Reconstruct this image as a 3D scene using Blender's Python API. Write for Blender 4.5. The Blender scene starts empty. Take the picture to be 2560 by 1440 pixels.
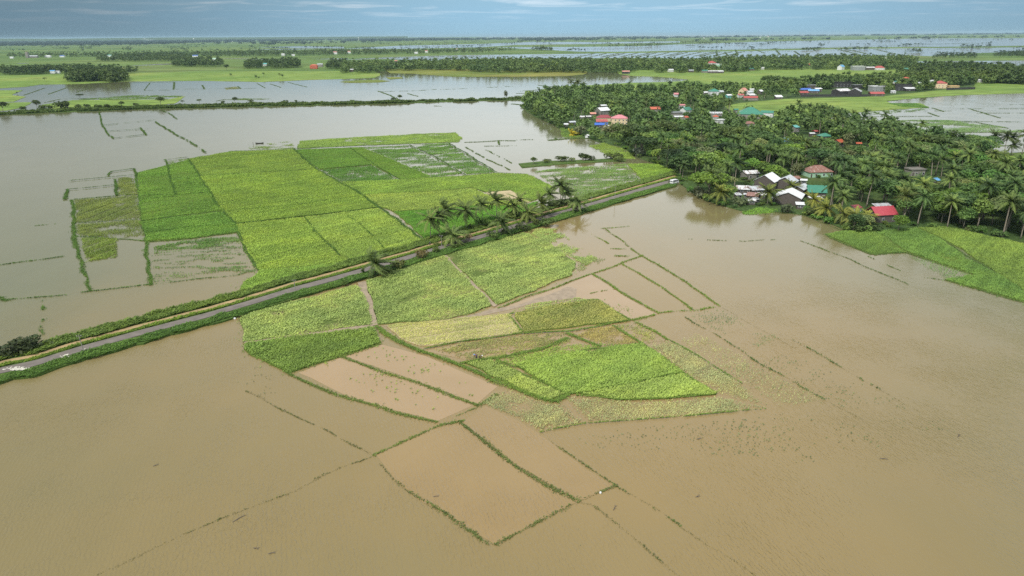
import bpy, math, random
import numpy as np
from mathutils import Matrix, Vector
from mathutils.geometry import tessellate_polygon

R_ = math.radians
scene = bpy.context.scene
COL = scene.collection
random.seed(7)
RNG = np.random.default_rng(11)

# ------------------------------------------------------------------ camera
F, H = 1800.0, 80.0                      # focal length in photo pixels (2560 wide), drone height in metres
PITCH, ROLL = R_(19.35), R_(-0.42)
ROT = Matrix.Rotation(R_(90) - PITCH, 3, 'X') @ Matrix.Rotation(ROLL, 3, 'Z')
cam = bpy.data.objects.new('camera', bpy.data.cameras.new('camera'))
COL.objects.link(cam)
cam.data.sensor_width = 36.0
cam.data.lens = 36.0 * F / 2560.0
cam.data.clip_start, cam.data.clip_end = 1.0, 200000.0
cam.location = (0, 0, H)
cam.rotation_euler = ROT.to_euler()
scene.camera = cam
ROTN = np.array(ROT)

# ------------------------------------------------------------------ light
SUN_EL, SUN_AZ = R_(52), R_(215)         # soft sun behind the camera, to the left (azimuth clockwise from +Y)
world = bpy.data.worlds.new('World')
scene.world = world
world.use_nodes = True
wn, wl = world.node_tree.nodes, world.node_tree.links
wn.clear()


def N(nodes, typ, **kw):
    n = nodes.new(typ)
    for k, v in kw.items():
        if k.startswith('i_'):
            n.inputs[k[2:].replace('_', ' ')].default_value = v
        else:
            setattr(n, k, v)
    return n


def ramp(nodes, stops, interp='LINEAR'):
    n = nodes.new('ShaderNodeValToRGB')
    n.color_ramp.interpolation = interp
    e = n.color_ramp.elements
    while len(e) < len(stops):
        e.new(0.5)
    for el, (p, c) in zip(e, stops):
        el.position = p
        el.color = (*c, 1) if len(c) == 3 else c
    return n


def mathn(nodes, links, op, a, b=None, clamp=False):
    n = nodes.new('ShaderNodeMath')
    n.operation = op
    n.use_clamp = clamp
    for i, v in enumerate((a, b)):
        if v is None:
            continue
        if hasattr(v, 'is_output'):
            links.new(v, n.inputs[i])
        else:
            n.inputs[i].default_value = v
    return n.outputs[0]


def mixc(nodes, links, fac, a, b, mode='MIX'):
    n = nodes.new('ShaderNodeMix')
    n.data_type = 'RGBA'
    n.blend_type = mode
    for sock, v in ((n.inputs[0], fac), (n.inputs[6], a), (n.inputs[7], b)):
        if hasattr(v, 'is_output'):
            links.new(v, sock)
        elif isinstance(v, (int, float)):
            sock.default_value = v
        else:
            sock.default_value = (*v, 1) if len(v) == 3 else v
    return n.outputs[2]


tc = N(wn, 'ShaderNodeTexCoord')
sep = N(wn, 'ShaderNodeSeparateXYZ')
wl.new(tc.outputs['Generated'], sep.inputs[0])
sky = N(wn, 'ShaderNodeTexSky', sky_type='NISHITA', sun_disc=False, sun_elevation=SUN_EL, sun_rotation=SUN_AZ,
        altitude=80, air_density=1.2, dust_density=1.5, ozone_density=2.0)
elev = ramp(wn, [(0.0, (0.235, 0.40, 0.52)), (0.025, (0.21, 0.39, 0.54)), (0.05, (0.205, 0.37, 0.50)), (0.075, (0.60, 0.67, 0.72)),
                 (0.13, (0.88, 0.89, 0.90)), (0.3, (0.80, 0.83, 0.85)), (0.7, (0.72, 0.76, 0.80)), (1.0, (0.78, 0.82, 0.86))])
wl.new(sep.outputs['Z'], elev.inputs[0])
# brighter cloud deck ahead, dark rain sky to the left
az = N(wn, 'ShaderNodeMapRange', interpolation_type='SMOOTHSTEP')
az.inputs['From Min'].default_value, az.inputs['From Max'].default_value = -0.60, 0.02
az.inputs['To Min'].default_value, az.inputs['To Max'].default_value = 0.40, 1.0
wl.new(sep.outputs['X'], az.inputs['Value'])
az2 = N(wn, 'ShaderNodeMapRange', interpolation_type='SMOOTHSTEP')
az2.inputs['From Min'].default_value, az2.inputs['From Max'].default_value = 0.20, 0.70
az2.inputs['To Min'].default_value, az2.inputs['To Max'].default_value = 1.0, 0.66
wl.new(sep.outputs['X'], az2.inputs['Value'])
azf = mathn(wn, wl, 'MULTIPLY', az.outputs[0], az2.outputs[0])
base = mixc(wn, wl, 1.0, elev.outputs[0], azf, 'MULTIPLY')
# cloud streaks on a flat deck
den = mathn(wn, wl, 'ADD', sep.outputs['Z'], 0.03)
cx = mathn(wn, wl, 'DIVIDE', sep.outputs['X'], den)
cy = mathn(wn, wl, 'DIVIDE', sep.outputs['Y'], den)
comb = N(wn, 'ShaderNodeCombineXYZ')
wl.new(cx, comb.inputs[0]); wl.new(cy, comb.inputs[1])
cn = N(wn, 'ShaderNodeTexNoise', i_Scale=0.55, i_Detail=7.0, i_Roughness=0.6, i_Distortion=0.4)
wl.new(comb.outputs[0], cn.inputs['Vector'])
cmask = ramp(wn, [(0.50, (0, 0, 0)), (0.66, (1, 1, 1))])
wl.new(cn.outputs['Fac'], cmask.inputs[0])
cfade = N(wn, 'ShaderNodeMapRange')
cfade.inputs['From Min'].default_value, cfade.inputs['From Max'].default_value = 0.012, 0.05
cfade.inputs['To Max'].default_value = 0.6
wl.new(sep.outputs['Z'], cfade.inputs['Value'])
cfac = mathn(wn, wl, 'MULTIPLY', cmask.outputs[0], cfade.outputs[0])
cloudc = mixc(wn, wl, cfac, base, mixc(wn, wl, 1.0, (0.70, 0.76, 0.82), azf, 'MULTIPLY'))
bg1 = N(wn, 'ShaderNodeBackground', i_Strength=0.10)
wl.new(sky.outputs[0], bg1.inputs[0])
bg2 = N(wn, 'ShaderNodeBackground', i_Strength=1.0)
wl.new(cloudc, bg2.inputs[0])
mx = N(wn, 'ShaderNodeMixShader', i_Fac=0.92)
wl.new(bg1.outputs[0], mx.inputs[1]); wl.new(bg2.outputs[0], mx.inputs[2])
wo = N(wn, 'ShaderNodeOutputWorld')
wl.new(mx.outputs[0], wo.inputs[0])

sun = bpy.data.objects.new('sun', bpy.data.lights.new('sun', 'SUN'))
COL.objects.link(sun)
sun.data.energy, sun.data.angle, sun.data.color = 2.3, R_(9), (1.0, 0.95, 0.86)
sdir = Vector((math.sin(SUN_AZ) * math.cos(SUN_EL), math.cos(SUN_AZ) * math.cos(SUN_EL), math.sin(SUN_EL)))
sun.rotation_euler = sdir.to_track_quat('Z', 'Y').to_euler()
scene.view_settings.view_transform = 'Standard'
scene.view_settings.look = 'None'
scene.view_settings.exposure = 0.55
scene.view_settings.gamma = 1.0
cy_ = scene.cycles
cy_.max_bounces, cy_.diffuse_bounces, cy_.glossy_bounces, cy_.transmission_bounces = 6, 3, 3, 3
cy_.volume_bounces = 0
cy_.use_denoising = False
cy_.denoising_prefilter = 'ACCURATE'
cy_.denoising_input_passes = 'RGB_ALBEDO_NORMAL'

# ------------------------------------------------------------------ pixel <-> place helpers


def g(px, py, z=0.0):
    """ground point under a photo pixel (arrays allowed) -> x, y arrays on the plane z"""
    px, py = np.asarray(px, float), np.asarray(py, float)
    d = np.stack([(px - 1280) / F, -(py - 720) / F, -np.ones_like(px)], -1) @ ROTN.T
    t = (z - H) / d[..., 2]
    return d[..., 0] * t, d[..., 1] * t


def P(px, py, z=0.0):
    x, y = g(px, py, z)
    return Vector((float(x), float(y), z))


def depth(x, y, z=0.0):
    return np.asarray(x) * -ROTN[0, 2] + np.asarray(y) * -ROTN[1, 2] + (z - H) * -ROTN[2, 2]


def toPx(x, y, z):
    v = np.stack([np.asarray(x, float), np.asarray(y, float), np.asarray(z, float) - H + 0 * np.asarray(x, float)], -1) @ ROTN
    return 1280 + F * v[..., 0] / -v[..., 2], 720 - F * v[..., 1] / -v[..., 2]


_T = np.random.default_rng(5).random((256, 256))


def vn(x, y, s=1.0, off=0):
    """smooth value noise 0..1"""
    x, y = np.asarray(x) / s + 31.7 * off, np.asarray(y) / s + 17.3 * off
    xi, yi = np.floor(x).astype(int), np.floor(y).astype(int)
    fx, fy = x - xi, y - yi
    fx, fy = fx * fx * (3 - 2 * fx), fy * fy * (3 - 2 * fy)
    a, b = _T[xi & 255, yi & 255], _T[(xi + 1) & 255, yi & 255]
    c, d = _T[xi & 255, (yi + 1) & 255], _T[(xi + 1) & 255, (yi + 1) & 255]
    return (a * (1 - fx) + b * fx) * (1 - fy) + (c * (1 - fx) + d * fx) * fy


def fbm(x, y, s, off=0, n=3):
    t, a, w = 0, 1.0, 0
    for i in range(n):
        t = t + a * vn(x, y, s / 2 ** i, off + i * 3.1)
        w += a
        a *= 0.55
    return t / w


def inside(x, y, poly):
    r = np.zeros(x.shape, bool)
    n = len(poly)
    for i in range(n):
        x0, y0 = poly[i]
        x1, y1 = poly[(i + 1) % n]
        if y0 == y1:
            continue
        c = ((y0 > y) != (y1 > y)) & (x < (x1 - x0) * (y - y0) / (y1 - y0) + x0)
        r ^= c
    return r


def outline(pts, jit=0.0, step=7.0, z=0.0):
    """photo outline -> ground outline, edges cut into steps and made uneven"""
    x, y = g([p[0] for p in pts], [p[1] for p in pts], z)
    w = list(zip(x.tolist(), y.tolist()))
    if jit <= 0:
        return w
    out = []
    for i, a in enumerate(w):
        b = w[(i + 1) % len(w)]
        L = math.hypot(b[0] - a[0], b[1] - a[1])
        n = max(1, min(40, int(L / step)))
        for k in range(n):
            t = k / n
            X, Y = a[0] + (b[0] - a[0]) * t, a[1] + (b[1] - a[1]) * t
            X += (float(vn(X, Y, step * 1.3, 2)) - 0.5) * 2 * jit
            Y += (float(vn(X, Y, step * 1.3, 5)) - 0.5) * 2 * jit
            out.append((X, Y))
    return out


# ------------------------------------------------------------------ object helpers


def tag(o, label=None, cat=None, group=None, kind=None):
    for k, v in (('label', label), ('category', cat), ('group', group), ('kind', kind)):
        if v:
            o[k] = v
    return o


def link(name, me, parent=None, loc=None):
    o = bpy.data.objects.new(name, me)
    COL.objects.link(o)
    if parent:
        o.parent = parent
    if loc is not None:
        o.location = loc
    return o


def empty(name, loc=(0, 0, 0), rz=0.0):
    o = link(name, None, None, loc)
    o.rotation_euler = (0, 0, rz)
    o.empty_display_size = 0.5
    return o


def np_mesh(name, verts, tris, mats, tint=None, mat_idx=None, smooth=False):
    """triangle (n,3) or quad (n,4) mesh from arrays"""
    me = bpy.data.meshes.new(name)
    verts = np.asarray(verts, np.float32)
    tris = np.asarray(tris, np.int32)
    k = tris.shape[1]
    me.vertices.add(len(verts))
    me.vertices.foreach_set('co', verts.ravel())
    me.loops.add(tris.size)
    me.loops.foreach_set('vertex_index', tris.ravel())
    me.polygons.add(len(tris))
    me.polygons.foreach_set('loop_start', np.arange(0, tris.size, k, dtype=np.int32))
    me.polygons.foreach_set('loop_total', np.full(len(tris), k, np.int32))
    for m in (mats if isinstance(mats, (list, tuple)) else [mats]):
        me.materials.append(m)
    if mat_idx is not None:
        me.polygons.foreach_set('material_index', np.asarray(mat_idx, np.int32))
    if tint is not None:
        a = me.attributes.new('tint', 'FLOAT', 'POINT')
        a.data.foreach_set('value', np.asarray(tint, np.float32))
    me.update(calc_edges=True)
    if smooth:
        me.polygons.foreach_set('use_smooth', np.ones(len(tris), bool))
    return me


class MB:
    """collects boxes, tubes and polygons into one mesh"""

    def __init__(self):
        self.v, self.f = [], []

    def add(self, vs, fs):
        n = len(self.v)
        self.v += [tuple(p) for p in vs]
        self.f += [tuple(i + n for i in f) for f in fs]
        return self

    def box(self, x0, x1, y0, y1, z0, z1):
        vs = [(x, y, z) for z in (z0, z1) for x, y in ((x0, y0), (x1, y0), (x1, y1), (x0, y1))]
        return self.add(vs, [(3, 2, 1, 0), (4, 5, 6, 7), (0, 1, 5, 4), (1, 2, 6, 5), (2, 3, 7, 6), (3, 0, 4, 7)])

    def tube(self, pts, rad, n=6, cap=True):
        pts = [Vector(p) for p in pts]
        rings = []
        for i, p in enumerate(pts):
            d = (pts[min(i + 1, len(pts) - 1)] - pts[max(i - 1, 0)]).normalized()
            u = d.orthogonal().normalized() if abs(d.z) < 0.99 else Vector((1, 0, 0))
            if abs(d.z) < 0.99:
                u = d.cross(Vector((0, 0, 1))).normalized()
            w = d.cross(u)
            r = rad[i] if isinstance(rad, (list, tuple)) else rad
            rings.append([p + (u * math.cos(a) + w * math.sin(a)) * r for a in (2 * math.pi * k / n for k in range(n))])
        vs = [q for r in rings for q in r]
        fs = []
        for i in range(len(rings) - 1):
            for k in range(n):
                a, b = i * n + k, i * n + (k + 1) % n
                fs.append((a, b, b + n, a + n))
        if cap:
            fs += [tuple(range(n))[::-1], tuple(range((len(rings) - 1) * n, len(rings) * n))]
        return self.add(vs, fs)

    def mesh(self, name, mat, smooth=False):
        me = bpy.data.meshes.new(name)
        me.from_pydata(self.v, [], self.f)
        if mat:
            me.materials.append(mat)
        if smooth:
            me.polygons.foreach_set('use_smooth', [True] * len(me.polygons))
        me.update()
        return me

    def build(self, name, mat, parent=None, smooth=False):
        return link(name, self.mesh(name, mat, smooth), parent)


# ------------------------------------------------------------------ materials


def newmat(name):
    m = bpy.data.materials.new(name)
    m.use_nodes = True
    nt = m.node_tree
    b = nt.nodes['Principled BSDF']
    return m, nt.nodes, nt.links, b


def coord(nodes, links, scale=(1, 1, 1), rot=0.0, kind='Object'):
    t = N(nodes, 'ShaderNodeTexCoord')
    mp = N(nodes, 'ShaderNodeMapping')
    mp.inputs['Scale'].default_value = scale
    mp.inputs['Rotation'].default_value = (0, 0, rot)
    links.new(t.outputs[kind], mp.inputs[0])
    return mp.outputs[0]


def noise(nodes, links, vec, scale, detail=4.0, rough=0.55, dist=0.0):
    n = N(nodes, 'ShaderNodeTexNoise', i_Scale=scale, i_Detail=detail, i_Roughness=rough, i_Distortion=dist)
    links.new(vec, n.inputs['Vector'])
    return n.outputs['Fac']


def water_mat(name, c1, c2, big=0.006, bump=1.0, rough=0.06, plume=False):
    m, n, l, b = newmat(name)
    v = coord(n, l)
    f = noise(n, l, v, big, 5, 0.55)
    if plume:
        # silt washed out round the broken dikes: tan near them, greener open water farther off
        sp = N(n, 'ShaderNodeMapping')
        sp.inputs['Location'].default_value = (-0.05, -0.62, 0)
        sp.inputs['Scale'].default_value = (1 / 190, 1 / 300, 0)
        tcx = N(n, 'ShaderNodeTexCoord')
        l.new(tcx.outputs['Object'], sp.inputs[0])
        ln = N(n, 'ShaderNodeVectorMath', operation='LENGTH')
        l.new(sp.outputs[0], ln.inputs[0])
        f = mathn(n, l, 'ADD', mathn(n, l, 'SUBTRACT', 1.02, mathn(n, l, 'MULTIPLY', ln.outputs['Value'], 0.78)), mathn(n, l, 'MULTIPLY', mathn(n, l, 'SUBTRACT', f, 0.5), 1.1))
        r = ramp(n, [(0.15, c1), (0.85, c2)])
    else:
        r = ramp(n, [(0.38, c1), (0.62, c2)])
    l.new(f, r.inputs[0])
    f2 = noise(n, l, coord(n, l, (1, 0.35, 1), 0.5), 0.05, 4, 0.6)
    col = mixc(n, l, 0.12, r.outputs[0], mixc(n, l, f2, (0.06, 0.05, 0.03), (0.32, 0.27, 0.17)))
    l.new(col, b.inputs['Base Color'])
    b.inputs['Roughness'].default_value = rough
    b.inputs['IOR'].default_value = 1.33
    w1 = noise(n, l, coord(n, l, (1.7, 0.5, 1), R_(-14)), 1.5, 3, 0.6, 0.7)
    w2 = noise(n, l, coord(n, l, (1.2, 0.5, 1), R_(-30)), 0.25, 3, 0.5, 0.4)
    wt = N(n, 'ShaderNodeTexWave', wave_type='BANDS', bands_direction='X', i_Scale=0.40, i_Distortion=7.0, i_Detail=3.0)
    wt.inputs['Detail Scale'].default_value = 1.6
    wt.inputs['Detail Roughness'].default_value = 0.6
    l.new(coord(n, l, (1.0, 0.75, 1), R_(-22)), wt.inputs['Vector'])
    w1 = mathn(n, l, 'ADD', mathn(n, l, 'MULTIPLY', w1, 0.6), mathn(n, l, 'MULTIPLY', wt.outputs['Fac'], 0.26))
    pr = ramp(n, [(0.35, (0.25, 0.25, 0.25)), (0.65, (1, 1, 1))])
    l.new(noise(n, l, v, 0.035, 4), pr.inputs[0])
    patch = pr.outputs[0]
    h = mathn(n, l, 'ADD', mathn(n, l, 'MULTIPLY', w1, mathn(n, l, 'MULTIPLY', patch, 0.9)), mathn(n, l, 'MULTIPLY', w2, 0.5))
    # wind ripples in the open foreground, calm water in the lee of road and woods
    ps = N(n, 'ShaderNodeSeparateXYZ')
    l.new(v, ps.inputs[0])
    calm = N(n, 'ShaderNodeMapRange', interpolation_type='SMOOTHSTEP')
    for k_, q_ in (('From Min', 120), ('From Max', 300), ('To Min', 1.0), ('To Max', 0.10)):
        calm.inputs[k_].default_value = q_
    l.new(ps.outputs['Y'], calm.inputs['Value'])
    bp = N(n, 'ShaderNodeBump', i_Distance=0.34)
    l.new(mathn(n, l, 'MULTIPLY', calm.outputs[0], bump * 1.0), bp.inputs['Strength'])
    l.new(h, bp.inputs['Height'])
    l.new(bp.outputs[0], b.inputs['Normal'])
    return m


def field_mat(name, c1, c2, c3, s_big=0.02, s_fine=1.2, stretch=(1, 1, 1), rot=0.0, bump=0.5):
    m, n, l, b = newmat(name)
    v = coord(n, l)
    f = noise(n, l, v, s_big, 6, 0.6)
    r = ramp(n, [(0.36, c1), (0.52, c2), (0.66, c3)])
    l.new(f, r.inputs[0])
    fine = noise(n, l, coord(n, l, stretch, rot), s_fine, 4, 0.65)
    fr = ramp(n, [(0.3, (0.55, 0.55, 0.5)), (0.7, (1.35, 1.35, 1.3))])
    l.new(fine, fr.inputs[0])
    col = mixc(n, l, 1.0, r.outputs[0], fr.outputs[0], 'MULTIPLY')
    l.new(col, b.inputs['Base Color'])
    b.inputs['Roughness'].default_value = 0.9
    b.inputs['Specular IOR Level'].default_value = 0.15
    bp = N(n, 'ShaderNodeBump', i_Strength=bump, i_Distance=0.3)
    l.new(fine, bp.inputs['Height'])
    l.new(bp.outputs[0], b.inputs['Normal'])
    return m


def leaf_mat(name, lo=0.55, hi=1.5, trans=0.3, warm=(1.12, 1.0, 0.7), obj_var=0.35, nscale=0.05, patch=1.0):
    """leaf surface: the object's own colour, varied leaf by leaf (tint), clump by clump and plant by plant"""
    m, n, l, b = newmat(name)
    oi = N(n, 'ShaderNodeObjectInfo')
    at = N(n, 'ShaderNodeAttribute', attribute_name='tint')
    mr = N(n, 'ShaderNodeMapRange')
    mr.inputs['To Min'].default_value, mr.inputs['To Max'].default_value = lo, hi
    l.new(at.outputs['Fac'], mr.inputs['Value'])
    orr = N(n, 'ShaderNodeMapRange')
    orr.inputs['To Min'].default_value, orr.inputs['To Max'].default_value = 1 - obj_var, 1 + obj_var
    l.new(oi.outputs['Random'], orr.inputs['Value'])
    k = mathn(n, l, 'MULTIPLY', mr.outputs[0], orr.outputs[0])
    geo = N(n, 'ShaderNodeNewGeometry')
    nz = N(n, 'ShaderNodeTexNoise', i_Scale=nscale, i_Detail=5.0, i_Roughness=0.6)
    l.new(geo.outputs['Position'], nz.inputs['Vector'])
    nr = ramp(n, [(0.35, (1 - 0.28 * patch, 1 - 0.2 * patch, 1 - 0.15 * patch)), (0.5, (1, 1, 1)), (0.68, (1 + 0.32 * patch, 1 + 0.2 * patch, 1))])
    l.new(nz.outputs['Fac'], nr.inputs[0])
    c = mixc(n, l, 1.0, oi.outputs['Color'], k, 'MULTIPLY')
    c = mixc(n, l, 1.0, c, nr.outputs[0], 'MULTIPLY')
    wfac = mathn(n, l, 'MULTIPLY', at.outputs['Fac'], 0.6)
    c = mixc(n, l, wfac, c, mixc(n, l, 1.0, c, warm, 'MULTIPLY'))
    l.new(c, b.inputs['Base Color'])
    b.inputs['Roughness'].default_value = 0.6
    b.inputs['Specular IOR Level'].default_value = 0.25
    tr = N(n, 'ShaderNodeBsdfTranslucent')
    l.new(c, tr.inputs[0])
    mxs = N(n, 'ShaderNodeMixShader', i_Fac=trans)
    l.new(b.outputs[0], mxs.inputs[1]); l.new(tr.outputs[0], mxs.inputs[2])
    out = next(q for q in n if q.type == 'OUTPUT_MATERIAL')
    l.new(mxs.outputs[0], out.inputs[0])
    return m


def plain_mat(name, c, rough=0.8, var=0.25, scale=0.6, metal=0.0, streak=None, rust=None, spec=0.3):
    m, n, l, b = newmat(name)
    v = coord(n, l, streak or (1, 1, 1))
    f = noise(n, l, v, scale, 5, 0.65)
    r = ramp(n, [(0.3, tuple(x * (1 - var) for x in c)), (0.7, tuple(min(1, x * (1 + var)) for x in c))])
    l.new(f, r.inputs[0])
    col = r.outputs[0]
    if rust:
        f2 = noise(n, l, coord(n, l, (1.2, 0.25, 1)), 0.9, 6, 0.7)
        rr = ramp(n, [(rust[1], (0, 0, 0)), (rust[1] + 0.12, (1, 1, 1))])
        l.new(f2, rr.inputs[0])
        col = mixc(n, l, rr.outputs[0], col, rust[0])
    l.new(col, b.inputs['Base Color'])
    b.inputs['Roughness'].default_value = rough
    b.inputs['Metallic'].default_value = metal
    b.inputs['Specular IOR Level'].default_value = spec
    return m


M = {}
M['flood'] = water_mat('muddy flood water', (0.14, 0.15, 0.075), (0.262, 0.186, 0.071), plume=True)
M['silt'] = water_mat('shallow silty water', (0.335, 0.23, 0.115), (0.385, 0.265, 0.14), 0.02, 0.8)
M['tanwater'] = water_mat('silty water', (0.275, 0.19, 0.078), (0.31, 0.215, 0.092), 0.02, 1.0)
M['sea'] = water_mat('sea water', (0.05, 0.13, 0.14), (0.07, 0.16, 0.17), 0.0003, 1.0, 0.35)
M['far_water'] = water_mat('flooded paddies', (0.22, 0.21, 0.17), (0.27, 0.25, 0.20), 0.002, 0.6, 0.10)
M['leaf'] = leaf_mat('leaves')
M['rice'] = leaf_mat('rice leaves', 0.50, 1.55, 0.35, (1.08, 1.0, 0.8), 0.0, 0.06, 0.55)
M['wood'] = leaf_mat('far tree crowns', 0.5, 1.5, 0.15, (1.1, 1.0, 0.75), 0.0, 0.01)
M['trunk'] = plain_mat('bark', (0.27, 0.235, 0.19), 0.9, 0.3, 1.5)
M['mud'] = plain_mat('wet mud', (0.30, 0.235, 0.16), 0.55, 0.25, 0.5)
M['plain'] = field_mat('far rice plain', (0.075, 0.14, 0.035), (0.115, 0.185, 0.045), (0.16, 0.20, 0.06), 0.0012, 0.012, (0.35, 1, 1), 0.25, 0.0)
M['meadow'] = field_mat('rice meadow', (0.135, 0.225, 0.045), (0.185, 0.27, 0.06), (0.225, 0.28, 0.065), 0.006, 0.07, (0.4, 1, 1), 0.2, 0.1)
M['gold'] = field_mat('ripening rice', (0.13, 0.18, 0.035), (0.19, 0.21, 0.045), (0.23, 0.215, 0.055), 0.005, 0.06, (0.3, 1, 1), 0.1, 0.1)
M['grassy'] = field_mat('village ground', (0.04, 0.075, 0.022), (0.06, 0.105, 0.03), (0.085, 0.12, 0.04), 0.03, 0.6, (1, 1, 1), 0, 0.3)
M['bank'] = field_mat('grassy bank', (0.05, 0.095, 0.02), (0.075, 0.13, 0.028), (0.10, 0.135, 0.04), 0.08, 1.0, (1, 1, 1), 0, 0.6)
M['rice_bed'] = field_mat('rice undergrowth', (0.085, 0.135, 0.025), (0.115, 0.17, 0.032), (0.145, 0.19, 0.04), 0.05, 1.6, (1, 1, 1), 0, 0.8)
M['wetbed'] = field_mat('wet paddy bed', (0.085, 0.135, 0.028), (0.125, 0.165, 0.045), (0.27, 0.22, 0.13), 0.06, 1.6, (1, 1, 1), 0, 0.8)
M['road'] = plain_mat('weathered concrete', (0.165, 0.145, 0.128), 0.8, 0.22, 0.35)
M['dirt'] = plain_mat('ochre dirt', (0.34, 0.245, 0.125), 0.9, 0.22, 0.25)
M['stubble'] = plain_mat('dry stubble', (0.43, 0.36, 0.21), 0.9, 0.2, 0.3)

# ------------------------------------------------------------------ ground, water, sky edge
SHEETS = [0]


def sheet(name, pts, z, mat, label, cat, kind='structure', jit=0.0, step=7.0, thick=0.0, world_pts=None, group=None):
    SHEETS[0] += 1
    z = z + 0.005 * (SHEETS[0] % 9)
    w = world_pts or outline(pts, jit, step, 0.0)
    vs = [(x, y, z) for x, y in w]
    tris = tessellate_polygon([[Vector(v) for v in vs]])
    fs = []
    for t in tris:
        a, b, c = (vs[i] for i in t)
        fs.append(t if (b[0] - a[0]) * (c[1] - a[1]) - (b[1] - a[1]) * (c[0] - a[0]) > 0 else t[::-1])
    if thick:
        n = len(vs)
        vs += [(x, y, z - thick) for x, y in w]
        fs += [(i, (i + 1) % n, n + (i + 1) % n, n + i) for i in range(n)]
    me = bpy.data.meshes.new(name)
    me.from_pydata(vs, [], fs)
    me.materials.append(mat)
    me.update()
    return tag(link(name, me), label, cat, group, kind)


far = 60000.0
sheet('terrain', None, -0.60, M['plain'], 'flat green rice plain reaching the horizon', 'ground',
      world_pts=[(-far, -400), (far, -400), (far, far), (-far, far)])
# flood water: one sheet under everything near
fx = [(-420, -300), (700, -300), (1700, 1150), (1700, 1200)]
edge = outline([(2700, 226), (2560, 226), (2300, 195), (1900, 180), (1555, 180), (1300, 178), (960, 178), (800, 190), (400, 196), (0, 208), (-300, 214)])
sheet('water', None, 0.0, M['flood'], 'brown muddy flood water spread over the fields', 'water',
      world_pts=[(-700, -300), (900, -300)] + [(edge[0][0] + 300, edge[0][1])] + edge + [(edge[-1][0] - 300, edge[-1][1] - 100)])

shore = outline([(1230, 94.3), (1500, 93.4), (1720, 93), (2000, 89.5), (2300, 86.3), (2560, 84), (2900, 81)])
sheet('sea', None, 0.0, M['sea'], 'grey green sea behind the coast on the horizon', 'sea',
      world_pts=shore + [(shore[-1][0] * 3.4, far * 0.97), (shore[0][0] - 2000, far * 0.97)])

# far hills on the left horizon
hv, hf = [], []
for i in range(61):
    px = -300 + i * 22
    x, y = g(px, 101.2)
    hgt = 62 + 32 * float(fbm(np.array(px * 1.0), np.array(3.0), 260, 2)) * max(0, 1 - max(0, px - 500) / 560)
    s = 21000 / math.hypot(x, y)
    hv += [(x * s, y * s, -0.5), (x * s * 1.04, y * s * 1.04, hgt * 1.1), (x * s * 1.2, y * s * 1.2, -0.5)]
for i in range(60):
    a = i * 3
    hf += [(a, a + 3, a + 4, a + 1), (a + 1, a + 4, a + 5, a + 2)]
me = bpy.data.meshes.new('hills'); me.from_pydata(hv, [], hf); me.materials.append(M['grassy'])
tag(link('hills', me), 'low dark hills along the horizon', 'hills', None, 'structure')

LAND = 0.25
# flooded far paddies
FW = [
    [(1290, 145), (1290, 136), (1450, 134), (1600, 132), (1720, 130), (1900, 127), (2130, 122), (2330, 120), (2560, 118), (2750, 118), (2750, 134), (2560, 128), (2430, 133), (2330, 140), (2280, 139), (2130, 140), (2000, 143), (1900, 144), (1820, 151), (1720, 149), (1650, 144), (1500, 145)],
    [(1240, 118), (1440, 128.5), (1560, 129), (1720, 126), (1900, 123), (2130, 118), (2330, 117), (2560, 114), (2750, 112), (2750, 97), (2560, 95), (2300, 96), (2100, 100), (1900, 104), (1720, 110), (1600, 115), (1450, 117)],
    [(860, 121.5), (1000, 114), (1200, 110), (1330, 104.5), (1500, 105), (1700, 103), (1700, 106), (1480, 110), (1290, 112), (1200, 118), (1000, 122)],
    [(860, 149), (960, 143), (1060, 140), (1150, 137.5), (1290, 136), (1290, 146), (1180, 147), (1060, 151), (960, 147)],
    [(2286, 153), (2400, 152), (2560, 151), (2700, 150), (2700, 167), (2560, 166), (2480, 162), (2410, 156), (2330, 162)],
    [(640, 118), (760, 115), (860, 117), (860, 121), (760, 121)],
    [(620, 123.3), (700, 122), (790, 123), (720, 124.2)],
    [(780, 148), (830, 146), (870, 145), (870, 148)],
    [(600, 148), (660, 147), (710, 147.5), (650, 149.2)],
    [(310, 165), (380, 160), (430, 158), (470, 157.5), (400, 162)],
    [(540, 146), (590, 145.4), (640, 146), (590, 147)],
    [(40, 158), (70, 157), (74, 157.8), (45, 159)],
]
fwl = ['flooded paddies with slanting dikes beyond the village woods', 'wide grey flooded plain near the coast', 'thin flooded strip far out on the plain',
       'bright flooded strip behind the long woods', 'flooded field beyond the dark grove', 'thin far flood strip beyond the second tree line', 'sliver of flood water in the far green plain',
       'small flood strip left of the grove', 'small flooded patch between two groves', 'narrow flooded ditch crossing green fields', 'small bright puddle in the far fields', 'tiny bright puddle in the left fields']
for i, p in enumerate(FW):
    sheet('water', p, -0.45, M['far_water'], fwl[i], 'flood water', jit=6.0 if i > 1 else 14, step=60)

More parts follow.
